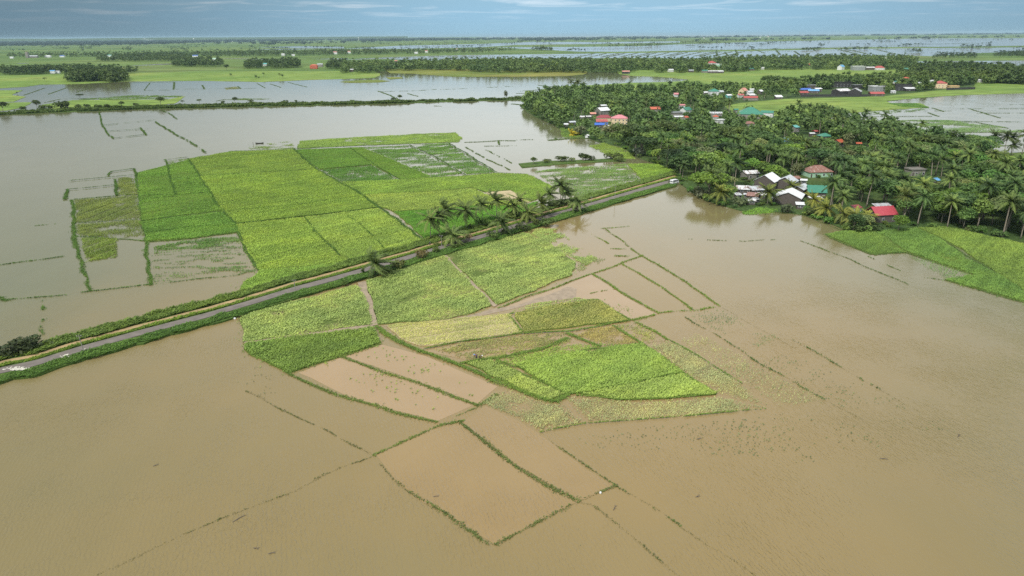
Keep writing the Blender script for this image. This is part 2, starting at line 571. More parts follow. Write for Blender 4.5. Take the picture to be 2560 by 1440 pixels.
# land patches standing out of the flood
LP = [
    ('meadow', [(-200, 226), (0, 221), (67, 217), (101, 211.5), (200, 210), (322, 204), (500, 202), (655, 205), (705, 203), (783, 199.5), (860, 197.5), (935, 195), (948, 190), (951, 184), (930, 178), (700, 178), (300, 183), (0, 190), (-200, 195)], 'long green rice field along the far edge of the flood'),
    ('gold', [(975, 183), (1031, 184), (1092, 189), (1135, 192), (1236, 191.5), (1297, 192), (1354, 191), (1420, 190), (1458, 186.5), (1470, 182), (1460, 176), (960, 172)], 'yellow green field below the long woods'),
    ('meadow', [(1548, 185), (1580, 190), (1639, 191.5), (1690, 196), (1722, 199), (1705, 203), (1655, 205.5), (1580, 207), (1492, 212.5), (1405, 216), (1360, 222), (1345, 232), (1420, 245), (1700, 245), (2020, 235), (2060, 220), (2300, 215), (2300, 172), (1900, 172), (1540, 176)], 'light green meadow around the tip of the flood'),
    ('meadow', [(1780, 300), (1800, 262), (1850, 255), (1979, 240), (2204, 236), (2300, 226), (2436, 205), (2700, 195), (2700, 228), (2560, 233), (2400, 238), (2321, 243), (2214, 252.5), (2226, 258), (2300, 258), (2322, 268), (2180, 278), (2095, 285), (2060, 300)], 'green field between the hamlet and the right hand flood'),
    ('meadow', [(2110, 318), (2200, 326), (2270, 336), (2390, 340), (2440, 352), (2470, 372), (2500, 386), (2560, 381), (2700, 376), (2700, 460), (2400, 460), (2100, 400)], 'grass behind the coconut grove on the right'),
    ('meadow', [(107, 262), (181, 251), (300, 250), (420, 249), (463, 241), (437, 259), (336, 268), (134, 272)], 'flat green field on the dike'),
    ('meadow', [(-200, 232), (0, 226), (57, 226), (27, 238), (67, 242), (34, 254), (-200, 258)], 'dark green corner field left of the flood'),
    ('meadow', [(-200, 262), (0, 257), (81, 256), (60, 268), (20, 276), (-200, 285)], 'small green field behind the dike at left'),
    ('gold', [(848, 205), (880, 201.5), (945, 199.5), (975, 203), (950, 206), (875, 207.5)], 'narrow yellow green islet in the flood'),
    ('gold', [(965, 193.5), (1000, 193), (1010, 196), (975, 199)], 'small weedy islet in the flood'),
    ('grassy', [(1298, 264), (1318, 280), (1350, 298), (1385, 312), (1405, 326), (1418, 338), (1467, 345), (1497, 357), (1555, 367), (1580, 382), (1592, 394), (1650, 414), (1697, 428), (1690, 447), (1705, 463), (1742, 487), (1767, 504), (1800, 514), (1850, 528), (1910, 531), (1972, 533), (2010, 539), (2050, 553), (2105, 574), (2130, 582), (2210, 577), (2296, 570), (2362, 572), (2444, 586), (2560, 612), (2760, 680), (2760, 420), (2560, 430), (2500, 395), (2480, 378), (2390, 345), (2270, 333), (2200, 318), (2100, 300), (2050, 293), (1990, 290), (1900, 292), (1830, 282), (1812, 265), (1850, 258), (1960, 248), (2204, 241), (2436, 217), (2436, 200), (2060, 212), (1900, 222), (1700, 226), (1500, 228), (1400, 232), (1335, 246)], 'wooded ground under the flooded village'),
]
for mt, p, lb in LP:
    sheet('field' if mt != 'grassy' else 'ground', p, LAND, M[mt], lb, 'field' if mt != 'grassy' else 'ground', jit=1.2, step=14, thick=0.6)

# ------------------------------------------------------------------ rice: tufts of leaves
WIND = np.array([0.80, 0.60])


def tufts(x, y, z, size, nb=4, spread=1.0, lean=0.5, width=0.28):
    """n tufts of nb pointed leaves -> verts, tris, tint"""
    n = len(x)
    rep = lambda a: np.repeat(a, nb)
    X, Y, S = rep(x), rep(y), rep(size) * RNG.uniform(0.7, 1.25, n * nb)
    a = RNG.uniform(0, 2 * np.pi, n * nb)
    out = np.stack([np.cos(a), np.sin(a)], 1) * RNG.uniform(0.15, 0.8, n * nb)[:, None] * spread + WIND * lean
    up = RNG.uniform(0.55, 1.0, n * nb)
    perp = np.stack([-out[:, 1], out[:, 0]], 1)
    perp /= np.linalg.norm(perp, axis=1)[:, None] + 1e-6
    W = (S * width)[:, None]
    zb = rep(np.broadcast_to(z, (n,)).astype(float))
    p0 = np.stack([X, Y], 1)
    mid = p0 + out * (S * 0.55)[:, None]
    tip = p0 + out * S[:, None] * 1.15
    v = np.empty((n * nb, 4, 3))
    v[:, 0, :2] = p0; v[:, 0, 2] = zb
    v[:, 1, :2] = mid - perp * W; v[:, 1, 2] = zb + up * S * 0.72
    v[:, 2, :2] = tip; v[:, 2, 2] = zb + up * S * RNG.uniform(0.6, 0.95, n * nb)
    v[:, 3, :2] = mid + perp * W; v[:, 3, 2] = zb + up * S * 0.72
    f = np.arange(n * nb * 4).reshape(-1, 4)
    t = np.clip(rep(RNG.random(n)) * 0.6 + RNG.random(n * nb) * 0.4, 0, 1)
    return v.reshape(-1, 3), f, np.repeat(t, 4)


def scatter(poly, sp):
    xs, ys = [p[0] for p in poly], [p[1] for p in poly]
    X, Y = np.meshgrid(np.arange(min(xs), max(xs), sp), np.arange(min(ys), max(ys), sp))
    X = X.ravel() + RNG.uniform(-0.5, 0.5, X.size) * sp
    Y = Y.ravel() + RNG.uniform(-0.5, 0.5, Y.size) * sp
    k = inside(X, Y, poly)
    return X[k], Y[k]


def plot(pts, color, label, full=True, sp=0.5, size=0.5, gap=0.0, gs=6.0, streak=None, cover=1.0, rows=None, off=0, bed='rice_bed', jit=0.5, nb=4, lean=0.5):
    """one paddy of rice: a bed with dense tufts, or tufts alone standing in water"""
    w = outline(pts, jit * 1.5, 3.0)
    sp, size = sp * 0.80, size * 0.78
    x, y = scatter(w, sp)
    if gap > 0:
        if streak is not None:
            ca, sa = math.cos(streak), math.sin(streak)
            u, v = x * ca + y * sa, (-x * sa + y * ca) * 3.5
        else:
            u, v = x, y
        m = fbm(u, v, gs, off, 4) + 0.22 * (RNG.random(len(x)) - 0.5)
        k = m > np.quantile(m, gap)
        x, y = x[k], y[k]
    if rows:
        ang, per, frac = rows
        ph = ((x * math.cos(ang) + y * math.sin(ang)) / per + 0.25 * vn(x, y, 9)) % 1
        k = ph > frac
        x, y = x[k], y[k]
    if cover < 1:
        k = RNG.random(len(x)) < cover
        x, y = x[k], y[k]
    if not full and len(x):
        # rice standing in water thins out towards the plot edge
        dm = np.full(len(x), 1e9)
        for (ax, ay), (bx, by) in zip(w, w[1:] + w[:1]):
            q = np.clip(((x - ax) * (bx - ax) + (y - ay) * (by - ay)) / ((bx - ax) ** 2 + (by - ay) ** 2 + 1e-9), 0, 1)
            dm = np.minimum(dm, np.hypot(x - ax - q * (bx - ax), y - ay - q * (by - ay)))
        k = RNG.random(len(x)) < dm / (0.4 + 5.0 * np.maximum(0, vn(x, y, 8.0, 6) - 0.25))
        x, y = x[k], y[k]
    z0 = 0.02 if not full else 0.22
    sz = size * RNG.uniform(0.75, 1.2, len(x)) * (0.8 + 0.5 * fbm(x, y, 7.0, 4 + off, 2))
    # planting rows and slow drifts of growth
    ra = rows[0] if rows else R_(-43)
    uu, vv = x * math.cos(ra) + y * math.sin(ra), -x * math.sin(ra) + y * math.cos(ra)
    sz *= 0.86 + 0.28 * vn(uu, vv / 14, 1.1, 3) + 0.24 * (vn(x, y, 16, 9 + off) - 0.5)
    v, f, t = tufts(x, y, z0, sz, nb, lean=lean, width=0.21)
    t = np.clip(t * 0.8 + np.repeat(0.34 * vn(uu, vv / 14, 1.4, 7) + 0.34 * (fbm(x, y, 22, 2 + off) - 0.5), nb * 4), 0, 1)
    if full:
        # straggling plants thinning out beyond the plot edge
        wa = np.array(w); wb = np.roll(wa, -1, 0)
        L = np.linalg.norm(wb - wa, axis=1)
        k = np.repeat(np.arange(len(wa)), np.maximum(1, (L * 2.6).astype(int)))
        tt = RNG.random(len(k))[:, None]
        p = wa[k] + (wb[k] - wa[k]) * tt
        d = np.stack([(wb - wa)[:, 1], -(wb - wa)[:, 0]], 1) / (L[:, None] + 1e-6)
        p = p + d[k] * np.abs(RNG.normal(0, 0.55 + 0.9 * vn(p[:, 0], p[:, 1], 9, 4), len(k)))[:, None] * RNG.choice([-1, 1], len(k))[:, None]
        v2, f2, t2 = tufts(p[:, 0], p[:, 1], 0.02, size * RNG.uniform(0.5, 1.1, len(p)), nb, lean=lean, width=0.2)
        v, f, t = np.concatenate([v, v2]), np.concatenate([f, f2 + len(v)]), np.concatenate([t, t2])
    mats, mi = [M['rice']], np.zeros(len(f), np.int32)
    o = link('rice_vegetation', np_mesh('rice_vegetation', v, f, mats, t))
    o.color = (color[0] * RSC, color[1] * RSC * 1.04, color[2] * RSC * 1.1, 1)
    tag(o, label, 'rice crop', 'rice paddies', 'stuff')
    if full:
        sheet('field', None, 0.2, M[bed], 'soil bed of the ' + label, 'field', world_pts=w, thick=0.5, group='beds of the rice paddies')
    return o


YG, BG, DG, OL, PY, TAN, LG = (0.225, 0.325, 0.06), (0.195, 0.285, 0.062), (0.095, 0.205, 0.045), (0.185, 0.235, 0.06), (0.45, 0.455, 0.16), (0.34, 0.35, 0.16), (0.325, 0.405, 0.125)
RSC = 1.16
A20 = R_(20)
# --- south of the road
plot([(600, 790), (700, 764), (800, 740), (893, 714), (908, 740), (925, 775), (932, 812), (780, 835), (612, 856)], LG, 'pale green paddy between the road and its dirt track', sp=0.42, size=0.5, gap=0.06, gs=9, bed='wetbed', cover=0.84)
plot([(612, 860), (780, 838), (932, 820), (950, 856), (860, 890), (722, 934), (680, 915), (625, 892), (606, 876)], BG, 'deep green tussocky paddy at the edge of the flood', sp=0.45, size=0.66, gap=0.04)
plot([(915, 703), (1000, 675), (1108, 640), (1160, 690), (1232, 766), (1120, 800), (945, 812)], LG, 'large pale green paddy right of the dirt track', sp=0.42, size=0.5, gap=0.05, gs=12, streak=1.2, bed='wetbed', cover=0.84)
plot([(1112, 637), (1210, 607), (1310, 583), (1380, 612), (1440, 660), (1430, 688), (1330, 728), (1243, 763)], LG, 'large pale green paddy with thin bare patches by the palms', sp=0.42, size=0.5, gap=0.10, gs=11, bed='wetbed', cover=0.84)
plot([(1310, 581), (1345, 571), (1395, 573), (1440, 610), (1500, 650), (1470, 665), (1440, 655)], LG, 'ragged half drowned paddy beside the roadside palms', full=False, sp=0.45, size=0.55, gap=0.40, gs=7)
plot([(1400, 690), (1440, 655), (1540, 640), (1480, 668), (1420, 700)], BG, 'thin drowned rice clumps beside the pale paddy', full=False, sp=0.8, size=0.5, gap=0.72, gs=6)
plot([(970, 816), (1130, 800), (1268, 786), (1302, 830), (1180, 850), (1045, 866), (995, 846)], PY, 'straw yellow ripe paddy with harvest lines', sp=0.42, size=0.45, rows=(R_(112), 3.2, 0.08), bed='stubble')
plot([(1285, 786), (1400, 762), (1490, 752), (1530, 775), (1572, 801), (1440, 816), (1310, 831)], (0.33, 0.335, 0.10), 'golden brown paddy beside the straw yellow one', sp=0.42, size=0.5, gap=0.05)
plot([(1262, 778), (1350, 757), (1440, 745), (1492, 750), (1400, 761), (1290, 784)], LG, 'narrow pale green strip above the golden paddy', sp=0.45, size=0.45, gap=0.12, rows=(R_(112), 2.6, 0.25), full=False)
plot([(1060, 876), (1160, 858), (1300, 836), (1410, 832), (1448, 856), (1330, 880), (1200, 905), (1140, 893)], (0.30, 0.31, 0.10), 'weedy trampled paddy above the person', full=False, sp=0.42, size=0.5, gap=0.28, gs=5, streak=A20)
plot([(1415, 836), (1500, 818), (1540, 815), (1600, 858), (1500, 868), (1450, 850)], (0.33, 0.29, 0.10), 'brown withered paddy under the golden one', full=False, sp=0.4, size=0.45, gap=0.18, gs=5)
plot([(1535, 814), (1585, 805), (1672, 852), (1604, 861)], (0.29, 0.31, 0.10), 'sparse brownish paddy at the dike corner', full=False, sp=0.42, size=0.45, gap=0.42, gs=7)
plot([(1205, 906), (1330, 880), (1450, 858), (1560, 862), (1400, 892), (1290, 914)], (0.25, 0.34, 0.07), 'rough green weeds in lines above the bright paddy', full=False, sp=0.4, size=0.5, gap=0.16, gs=5, streak=A20)
plot([(1285, 916), (1420, 888), (1560, 866), (1606, 862), (1655, 897), (1703, 934), (1580, 962), (1450, 984), (1415, 984), (1350, 950)], (0.25, 0.345, 0.075), 'bright green paddy in the middle of the near fields', sp=0.38, size=0.6)
plot([(1165, 905), (1230, 904), (1320, 948), (1412, 986), (1372, 1000), (1270, 960)], (0.30, 0.37, 0.10), 'olive strip left of the bright green paddy', sp=0.38, size=0.5)
plot([(1455, 986), (1600, 960), (1703, 938), (1750, 962), (1788, 985), (1660, 996), (1540, 1000)], (0.29, 0.375, 0.09), 'crescent paddy under the bright green one', sp=0.38, size=0.55)
plot([(1612, 862), (1685, 850), (1760, 895), (1850, 960), (1935, 1020), (1860, 1005), (1795, 984), (1705, 934)], TAN, 'tan drowned paddy right of the bright green one', full=False, sp=0.36, size=0.42, cover=0.9, nb=3)
plot([(1225, 985), (1290, 972), (1370, 1003), (1420, 1012), (1440, 1040), (1460, 1062), (1350, 1086), (1290, 1050), (1205, 1010)], TAN, 'tan drowned paddy at the lower left of the near fields', full=False, sp=0.36, size=0.42, gap=0.12, gs=9, nb=3)
plot([(1420, 992), (1560, 1002), (1700, 998), (1790, 990), (1935, 1021), (1700, 1044), (1462, 1061), (1438, 1036)], TAN, 'tan drowned paddy below the crescent one', full=False, sp=0.36, size=0.42, cover=0.9, nb=3)
plot([(1690, 848), (1745, 830), (1860, 893), (1960, 945), (2065, 1001), (1945, 1020), (1860, 958)], (0.36, 0.37, 0.17), 'fading drowned paddy at the right of the near fields', full=False, sp=0.42, size=0.36, cover=0.42, nb=2)
plot([(1705, 790), (1800, 767), (1880, 812), (1960, 845), (1900, 870), (1790, 830)], (0.15, 0.24, 0.09), 'thin rice drowned beside the dike corner', full=False, sp=0.8, size=0.4, gap=0.6, gs=7, nb=3)
plot([(1480, 755), (1530, 748), (1640, 785), (1575, 798)], BG, 'scattered rice clumps in the small pool', full=False, sp=0.9, size=0.45, gap=0.86, gs=4)
plot([(750, 930), (860, 893), (1000, 945), (1180, 1012), (1095, 1050)], (0.24, 0.31, 0.06), 'scattered rice clumps in the lower silty pool', full=False, sp=0.8, size=0.6, gap=0.55, gs=9, off=2, cover=0.10)
plot([(865, 888), (955, 860), (1090, 905), (1235, 965), (1195, 1005), (1000, 935)], (0.22, 0.31, 0.06), 'scattered rice clumps in the upper silty pool', full=False, sp=0.8, size=0.6, gap=0.5, gs=9, off=5, cover=0.11)
plot([(1380, 1090), (1660, 1062), (1940, 1032), (2120, 1050), (2280, 1105), (2230, 1165), (2000, 1160), (1760, 1140), (1560, 1140)], (0.16, 0.19, 0.08), 'faint drowned stubble in the open flood at lower right', full=False, sp=0.9, size=0.38, gap=0.45, gs=12, nb=3, cover=0.42, off=3)
plot([(1740, 930), (1900, 990), (2060, 1030), (2330, 1090), (2420, 1075), (2200, 980), (1980, 880)], (0.15, 0.19, 0.08), 'thin drowned rice streaks in the right flood', full=False, sp=0.9, size=0.38, gap=0.5, gs=10, nb=3, cover=0.34, off=6, streak=0.4)
plot([(590, 960), (700, 1010), (760, 1000), (720, 940), (620, 900)], (0.15, 0.19, 0.08), 'faint weeds in the flood below the tussocky paddy', full=False, sp=1.0, size=0.34, gap=0.7, gs=6, nb=3, cover=0.3, off=1)
plot([(1270, 1330), (1420, 1300), (1560, 1330), (1640, 1400), (1500, 1420)], (0.15, 0.18, 0.08), 'faint weeds in the near right flood', full=False, sp=1.0, size=0.3, gap=0.8, gs=5, nb=3, cover=0.2, off=1)
# --- field at the right
plot([(2062, 586), (2120, 578), (2175, 577), (2215, 596), (2262, 632), (2180, 636), (2120, 612)], (0.155, 0.245, 0.052), 'pointed green paddy below the village shore', sp=0.5, size=0.55)
plot([(2178, 578), (2290, 571), (2345, 596), (2420, 650), (2500, 690), (2570, 740), (2700, 800), (2700, 830), (2560, 756), (2460, 728), (2362, 700), (2440, 690), (2350, 660), (2266, 630), (2215, 594)], (0.14, 0.24, 0.052), 'long green paddy running off the right edge', sp=0.5, size=0.6, gap=0.03)
plot([(2293, 571), (2368, 569), (2440, 585), (2560, 611), (2720, 660), (2720, 795), (2570, 736), (2480, 674), (2400, 622), (2348, 594)], (0.185, 0.27, 0.055), 'yellowish green paddy under the dark palms at right', sp=0.52, size=0.6)
plot([(2266, 634), (2350, 662), (2440, 690), (2370, 698), (2290, 660)], (0.16, 0.26, 0.08), 'faint drowned rice beside the long green paddy', full=False, sp=0.7, size=0.4, cover=0.6, nb=3)
# --- north of the road
plot([(470, 398), (575, 380), (735, 374), (790, 424), (700, 432), (498, 440)], YG, 'upper yellow green paddy of the big block', sp=0.7, size=0.6, gap=0.02)
plot([(498, 440), (700, 432), (790, 424), (845, 454), (905, 488), (945, 519), (780, 540), (590, 560), (553, 530), (525, 480)], (0.24, 0.35, 0.06), 'wide yellow green paddy of the big block', sp=0.65, size=0.62)
plot([(345, 432), (415, 415), (470, 400), (497, 440), (525, 482), (553, 528), (450, 540), (355, 553), (347, 490)], (0.165, 0.295, 0.05), 'mid green paddy at the left of the block', sp=0.7, size=0.6, gap=0.02)
plot([(350, 556), (450, 542), (555, 531), (588, 561), (600, 580), (480, 596), (368, 604)], (0.155, 0.285, 0.05), 'darker green lower left paddy of the block', sp=0.6, size=0.6)
plot([(592, 562), (755, 545), (800, 590), (845, 640), (880, 657), (760, 668), (645, 675), (600, 590)], (0.28, 0.39, 0.07), 'bright yellow green paddy left of two', sp=0.55, size=0.6)
plot([(758, 545), (945, 522), (985, 545), (1058, 603), (960, 638), (885, 656), (848, 638)], (0.29, 0.395, 0.08), 'bright yellow green paddy nearest the palms', sp=0.55, size=0.6)
plot([(645, 677), (760, 670), (900, 656), (960, 640), (940, 655), (800, 690), (690, 718), (640, 734), (594, 726), (612, 705), (642, 690)], (0.245, 0.37, 0.07), 'green wedge of rice along the road bank', sp=0.52, size=0.65)
plot([(740, 372), (748, 353), (830, 347), (950, 340), (1050, 335), (1140, 331.5), (1158, 348), (1145, 356), (900, 364)], (0.25, 0.36, 0.085), 'long thin paddy at the flood edge behind the block', full=False, sp=0.62, size=0.7, gap=0.12, gs=12)
plot([(737, 375), (872, 370), (930, 413), (800, 424), (780, 412)], (0.145, 0.27, 0.045), 'dark green young paddy behind the block', sp=0.7, size=0.55)
plot([(802, 425), (930, 414), (997, 449), (925, 454), (848, 454)], (0.10, 0.21, 0.035), 'dark speckled paddy with wet gaps', full=False, sp=0.6, size=0.6, gap=0.10, gs=9)
plot([(874, 370), (905, 369), (985, 402), (1082, 444), (1000, 449), (932, 413)], (0.165, 0.285, 0.045), 'dark green strip paddy behind the yellow ones', sp=0.7, size=0.55)
plot([(907, 369), (1022, 363), (1165, 438), (1084, 444), (985, 402)], (0.13, 0.24, 0.05), 'half flooded dark paddy with white glints', full=False, sp=0.62, size=0.6, gap=0.42, gs=14, streak=0.3, off=3)
plot([(1026, 363), (1118, 358), (1238, 431), (1168, 438)], (0.13, 0.245, 0.05), 'half flooded dark paddy beside the water lanes', full=False, sp=0.62, size=0.6, gap=0.38, gs=14, streak=0.3, off=6)
plot([(852, 456), (1000, 450), (1165, 440), (1240, 434), (1320, 437), (1388, 471), (1342, 500), (1312, 506), (1280, 476), (1212, 480), (1180, 470), (1060, 480), (905, 488)], (0.255, 0.375, 0.07), 'yellow green paddies with low dikes behind the palms', sp=0.7, size=0.58)
plot([(907, 489), (1060, 481), (1180, 472), (1250, 501), (1310, 508), (1300, 514), (1180, 516), (1080, 524), (985, 529), (946, 518)], (0.31, 0.40, 0.085), 'palest yellow paddies beside the bare plot', sp=0.62, size=0.55)
plot([(987, 531), (1080, 525), (1180, 517), (1305, 515), (1345, 505), (1330, 528), (1230, 556), (1150, 582), (1095, 598), (1065, 601)], (0.135, 0.31, 0.04), 'vivid green young paddy behind the roadside palms', sp=0.55, size=0.5)
plot([(1330, 429), (1420, 420), (1562, 410), (1582, 425), (1604, 452), (1585, 466), (1520, 488), (1470, 503), (1440, 500), (1392, 472)], (0.17, 0.27, 0.075), 'large half flooded paddy beside the road end', full=False, sp=0.6, size=0.6, gap=0.36, gs=13, streak=0.2, off=8)
plot([(1566, 410), (1642, 411), (1694, 432), (1684, 444), (1606, 463), (1604, 450), (1582, 424)], (0.25, 0.38, 0.06), 'triangular green paddy at the road end', sp=0.65, size=0.55)
plot([(1472, 365), (1510, 357), (1582, 381), (1590, 398), (1562, 398), (1524, 392)], (0.24, 0.34, 0.06), 'green corner paddy by the pond', full=False, sp=0.65, size=0.6, gap=0.1, gs=9)
plot([(187, 500), (262, 494), (345, 488), (354, 546), (262, 553), (186, 557)], OL, 'striped olive paddy in the left flood', full=False, sp=0.5, size=0.55, rows=(R_(-3), 7.2, 0.10), gap=0.02)
plot([(186, 562), (240, 558), (355, 549), (361, 600), (305, 596), (192, 590)], OL, 'patchy olive paddy under the striped one', full=False, sp=0.5, size=0.55, gap=0.36, gs=13, off=4)
plot([(196, 594), (248, 594), (296, 598), (294, 644), (212, 656), (206, 632)], (0.19, 0.26, 0.05), 'small olive paddy with three wet furrows', full=False, sp=0.5, size=0.6, rows=(R_(-10), 6.4, 0.12))
plot([(290, 448), (312, 443), (336, 446), (346, 487), (290, 490)], OL, 'small olive paddy at the corner of the block', full=False, sp=0.6, size=0.6, gap=0.1, gs=12)
plot([(385, 618), (470, 600), (590, 590), (600, 605), (500, 622), (385, 636)], (0.13, 0.24, 0.05), 'weedy green band at the top of the drowned paddy', full=False, sp=0.55, size=0.6, gap=0.30, gs=8, streak=0.1)
plot([(375, 640), (500, 622), (600, 606), (640, 678), (600, 690), (375, 708)], (0.15, 0.24, 0.07), 'thin clumps in the drowned paddy left of the block', full=False, sp=0.6, size=0.5, gap=0.74, gs=7, streak=0.1, off=3)
plot([(350, 790), (480, 748), (540, 745), (470, 785), (380, 805)], (0.15, 0.24, 0.07), 'faint drowned rice along the road bank', full=False, sp=0.7, size=0.4, gap=0.78, gs=6, off=9)
plot([(618, 362), (730, 352), (740, 372), (690, 374), (625, 374)], (0.22, 0.31, 0.08), 'faint drowned rice beside the boat', full=False, sp=0.7, size=0.5, gap=0.72, gs=9)
plot([(415, 404), (470, 396), (575, 378), (580, 384), (475, 402), (420, 412)], (0.17, 0.28, 0.06), 'ragged edge of rice at the top of the block', full=False, sp=0.8, size=0.6, gap=0.45, gs=6)
# --- flooded field at the right of the village
plot([(2175, 303), (2290, 300), (2370, 301), (2445, 307), (2560, 326), (2680, 345), (2560, 331), (2390, 331), (2272, 331), (2232, 320)], (0.17, 0.27, 0.10), 'half flooded paddy right of the coconut grove', full=False, sp=1.0, size=0.8, gap=0.5, gs=16)
plot([(2217, 259), (2290, 259), (2325, 270), (2255, 268)], (0.09, 0.19, 0.04), 'dark green sunken paddy at the field edge', full=False, sp=0.9, size=0.9, gap=0.12, gs=18)
plot([(2095, 281), (2180, 280), (2240, 268), (2320, 272), (2300, 278), (2150, 290)], (0.13, 0.22, 0.08), 'specks of rice in the white paddies', full=False, sp=1.2, size=0.8, gap=0.78, gs=9)
plot([(180, 250), (330, 238), (460, 240), (420, 248), (300, 249)], (0.14, 0.24, 0.06), 'wet ragged edge of the green dike field', full=False, sp=1.2, size=0.9, gap=0.5, gs=14)
plot([(550, 250), (600, 246.5), (680, 247), (640, 250)], (0.14, 0.22, 0.06), 'low drowned rice strip behind the dike', full=False, sp=1.2, size=0.9, gap=0.4, gs=14)
plot([(560, 220), (590, 216.5), (600, 222), (565, 224)], (0.22, 0.24, 0.08), 'ribbed brown drowned plot in the far flood', full=False, sp=1.2, size=0.8, gap=0.3, gs=9)

# bare stubble plot behind the palms, silty pools, dirt track
sheet('ground', [(1216, 481), (1276, 477), (1300, 490), (1326, 506), (1290, 508), (1250, 501)], 0.2, M['stubble'], 'bare pale stubble plot among the green paddies', 'bare ground', jit=0.6, step=5, thick=0.4)
sheet('path', [(893, 708), (916, 703), (930, 745), (946, 812), (927, 816), (920, 775)], 0.17, M['mud'], 'muddy track between two paddies', 'dirt track', jit=0.4, step=4, thick=0.3)
sheet('path', [(1108, 641), (1116, 639), (1160, 687), (1243, 765), (1234, 769), (1158, 692)], 0.27, M['mud'], 'narrow mud path dividing the large paddies', 'dirt path', jit=0.25, step=4, thick=0.3)
sheet('path', [(608, 856), (780, 833), (932, 812), (934, 822), (780, 839), (612, 862)], 0.24, M['mud'], 'thin mud path between the left paddies', 'dirt path', jit=0.3, step=4, thick=0.3)
sheet('ground', [(1240, 772), (1290, 764), (1370, 738), (1420, 716), (1440, 722), (1440, 745), (1340, 757), (1270, 776), (1150, 800), (1000, 815), (945, 816), (1120, 801)], 0.06, M['mud'], 'wet mud patch between the paddies', 'mud', jit=0.4, step=4, thick=0.2)
for p, lb in (([(745, 931), (855, 893), (1000, 940), (1185, 1012), (1095, 1053), (900, 1005)], 'shallow silty pool with scattered clumps, lower of two'),
              ([(858, 889), (955, 861), (1060, 890), (1245, 966), (1192, 1010), (1000, 938)], 'shallow silty pool with scattered clumps, upper of two'),
              ([(940, 1140), (1100, 1064), (1150, 1060), (1270, 1150), (1440, 1258), (1232, 1360), (1050, 1250), (985, 1198)], 'diked paddy full of tan water in the foreground'),
              ([(1155, 1056), (1215, 1015), (1290, 1052), (1350, 1088), (1470, 1175), (1538, 1215), (1446, 1256), (1272, 1150)], 'long diked paddy of tan water beside the foreground one'),
              ([(1060, 878), (1160, 858), (1410, 830), (1540, 812), (1672, 852), (1560, 864), (1290, 916), (1200, 908)], 'wet silty ground under the weedy paddies'),
              ([(1250, 772), (1400, 718), (1480, 686), (1560, 740), (1640, 785), (1580, 800), (1490, 750), (1440, 745)], 'shallow pinkish pool beside the mud path')):
    sheet('water', p, 0.012, M['tanwater' if 'foreground' in lb or 'weedy' in lb else 'silt'], lb, 'silty water', jit=0.3, step=5)

# ------------------------------------------------------------------ dikes: grass lines in the water


def dike(lines, label, color=(0.19, 0.30, 0.055), width=0.9, dens=5.0, size=0.55, z=0.02):
    VX, VY, VS = [], [], []
    for pts, d, wk in lines:
        x, y = g([p[0] for p in pts], [p[1] for p in pts])
        for i in range(len(pts) - 1):
            L = math.hypot(x[i + 1] - x[i], y[i + 1] - y[i])
            n = int(L * dens * 3.2 * max(0.5, wk)) + 2
            t = RNG.random(n)
            X, Y = x[i] + (x[i + 1] - x[i]) * t, y[i] + (y[i + 1] - y[i]) * t
            mask = vn(X, Y, 6.0, 3) * 0.5 + vn(X, Y, 2.2, 6) * 0.3 + 0.25 * RNG.random(n)
            k = mask > np.quantile(mask, 1 - d) if d < 1 else mask > -1
            X, Y = X[k], Y[k]
            wv = width * wk * (0.55 + 0.9 * vn(X, Y, 4.0, 8))
            nx, ny = -(y[i + 1] - y[i]) / (L + 1e-6), (x[i + 1] - x[i]) / (L + 1e-6)
            o = RNG.normal(0, 0.36, len(X)) * wv
            wob = (vn(X, Y, 9.0, 1) - 0.5) * 1.6 * width
            VX.append(X + nx * (o + wob)); VY.append(Y + ny * (o + wob)); VS.append(np.full(len(X), size * 0.64) * RNG.uniform(0.5, 1.25, len(X)))
    X, Y, S = map(np.concatenate, (VX, VY, VS))
    v, f, t = tufts(X, Y, z, S, 4, lean=0.35, width=0.18)
    o = link('dike_grass', np_mesh('dike_grass', v, f, M['rice'], t))
    o.color = (*color, 1)
    return tag(o, label, 'grass', 'grass lines on the field dikes', 'stuff')


dike([([(720, 935), (840, 985), (990, 1030), (1095, 1055)], 1, 1.3), ([(850, 890), (960, 930), (1090, 975), (1190, 1015)], 1, 1.3), ([(722, 934), (790, 913), (860, 890), (955, 860)], 0.8, 0.8),
      ([(1240, 985), (1190, 1015)], 1, 1.1), ([(1195, 1015), (1135, 1045)], 0.4, 0.7), ([(1160, 1052), (1100, 1066)], 1, 1.3), ([(1100, 1066), (1010, 1105), (930, 1140)], 0.85, 0.8)],
     'strong green grass dikes around the silty pools', (0.19, 0.27, 0.065), width=0.72, dens=9, size=0.46)
dike([([(1150, 1058), (1200, 1095), (1270, 1150), (1380, 1225), (1446, 1258)], 1, 1.15), ([(1050, 1245), (1130, 1300), (1180, 1330), (1225, 1362)], 0.75, 1.0), ([(975, 1190), (1050, 1245)], 0.3, 0.7),
      ([(1235, 1360), (1330, 1320), (1430, 1265)], 0.55, 0.9), ([(1446, 1256), (1545, 1215)], 0.4, 0.7), ([(1390, 1118), (1430, 1145), (1472, 1172), (1540, 1216)], 0.6, 0.55), ([(1540, 1216), (1590, 1250), (1700, 1320)], 0.3, 0.5)],
     'broken grass dikes around the foreground paddy', (0.165, 0.22, 0.065), width=0.7, dens=8, size=0.46)
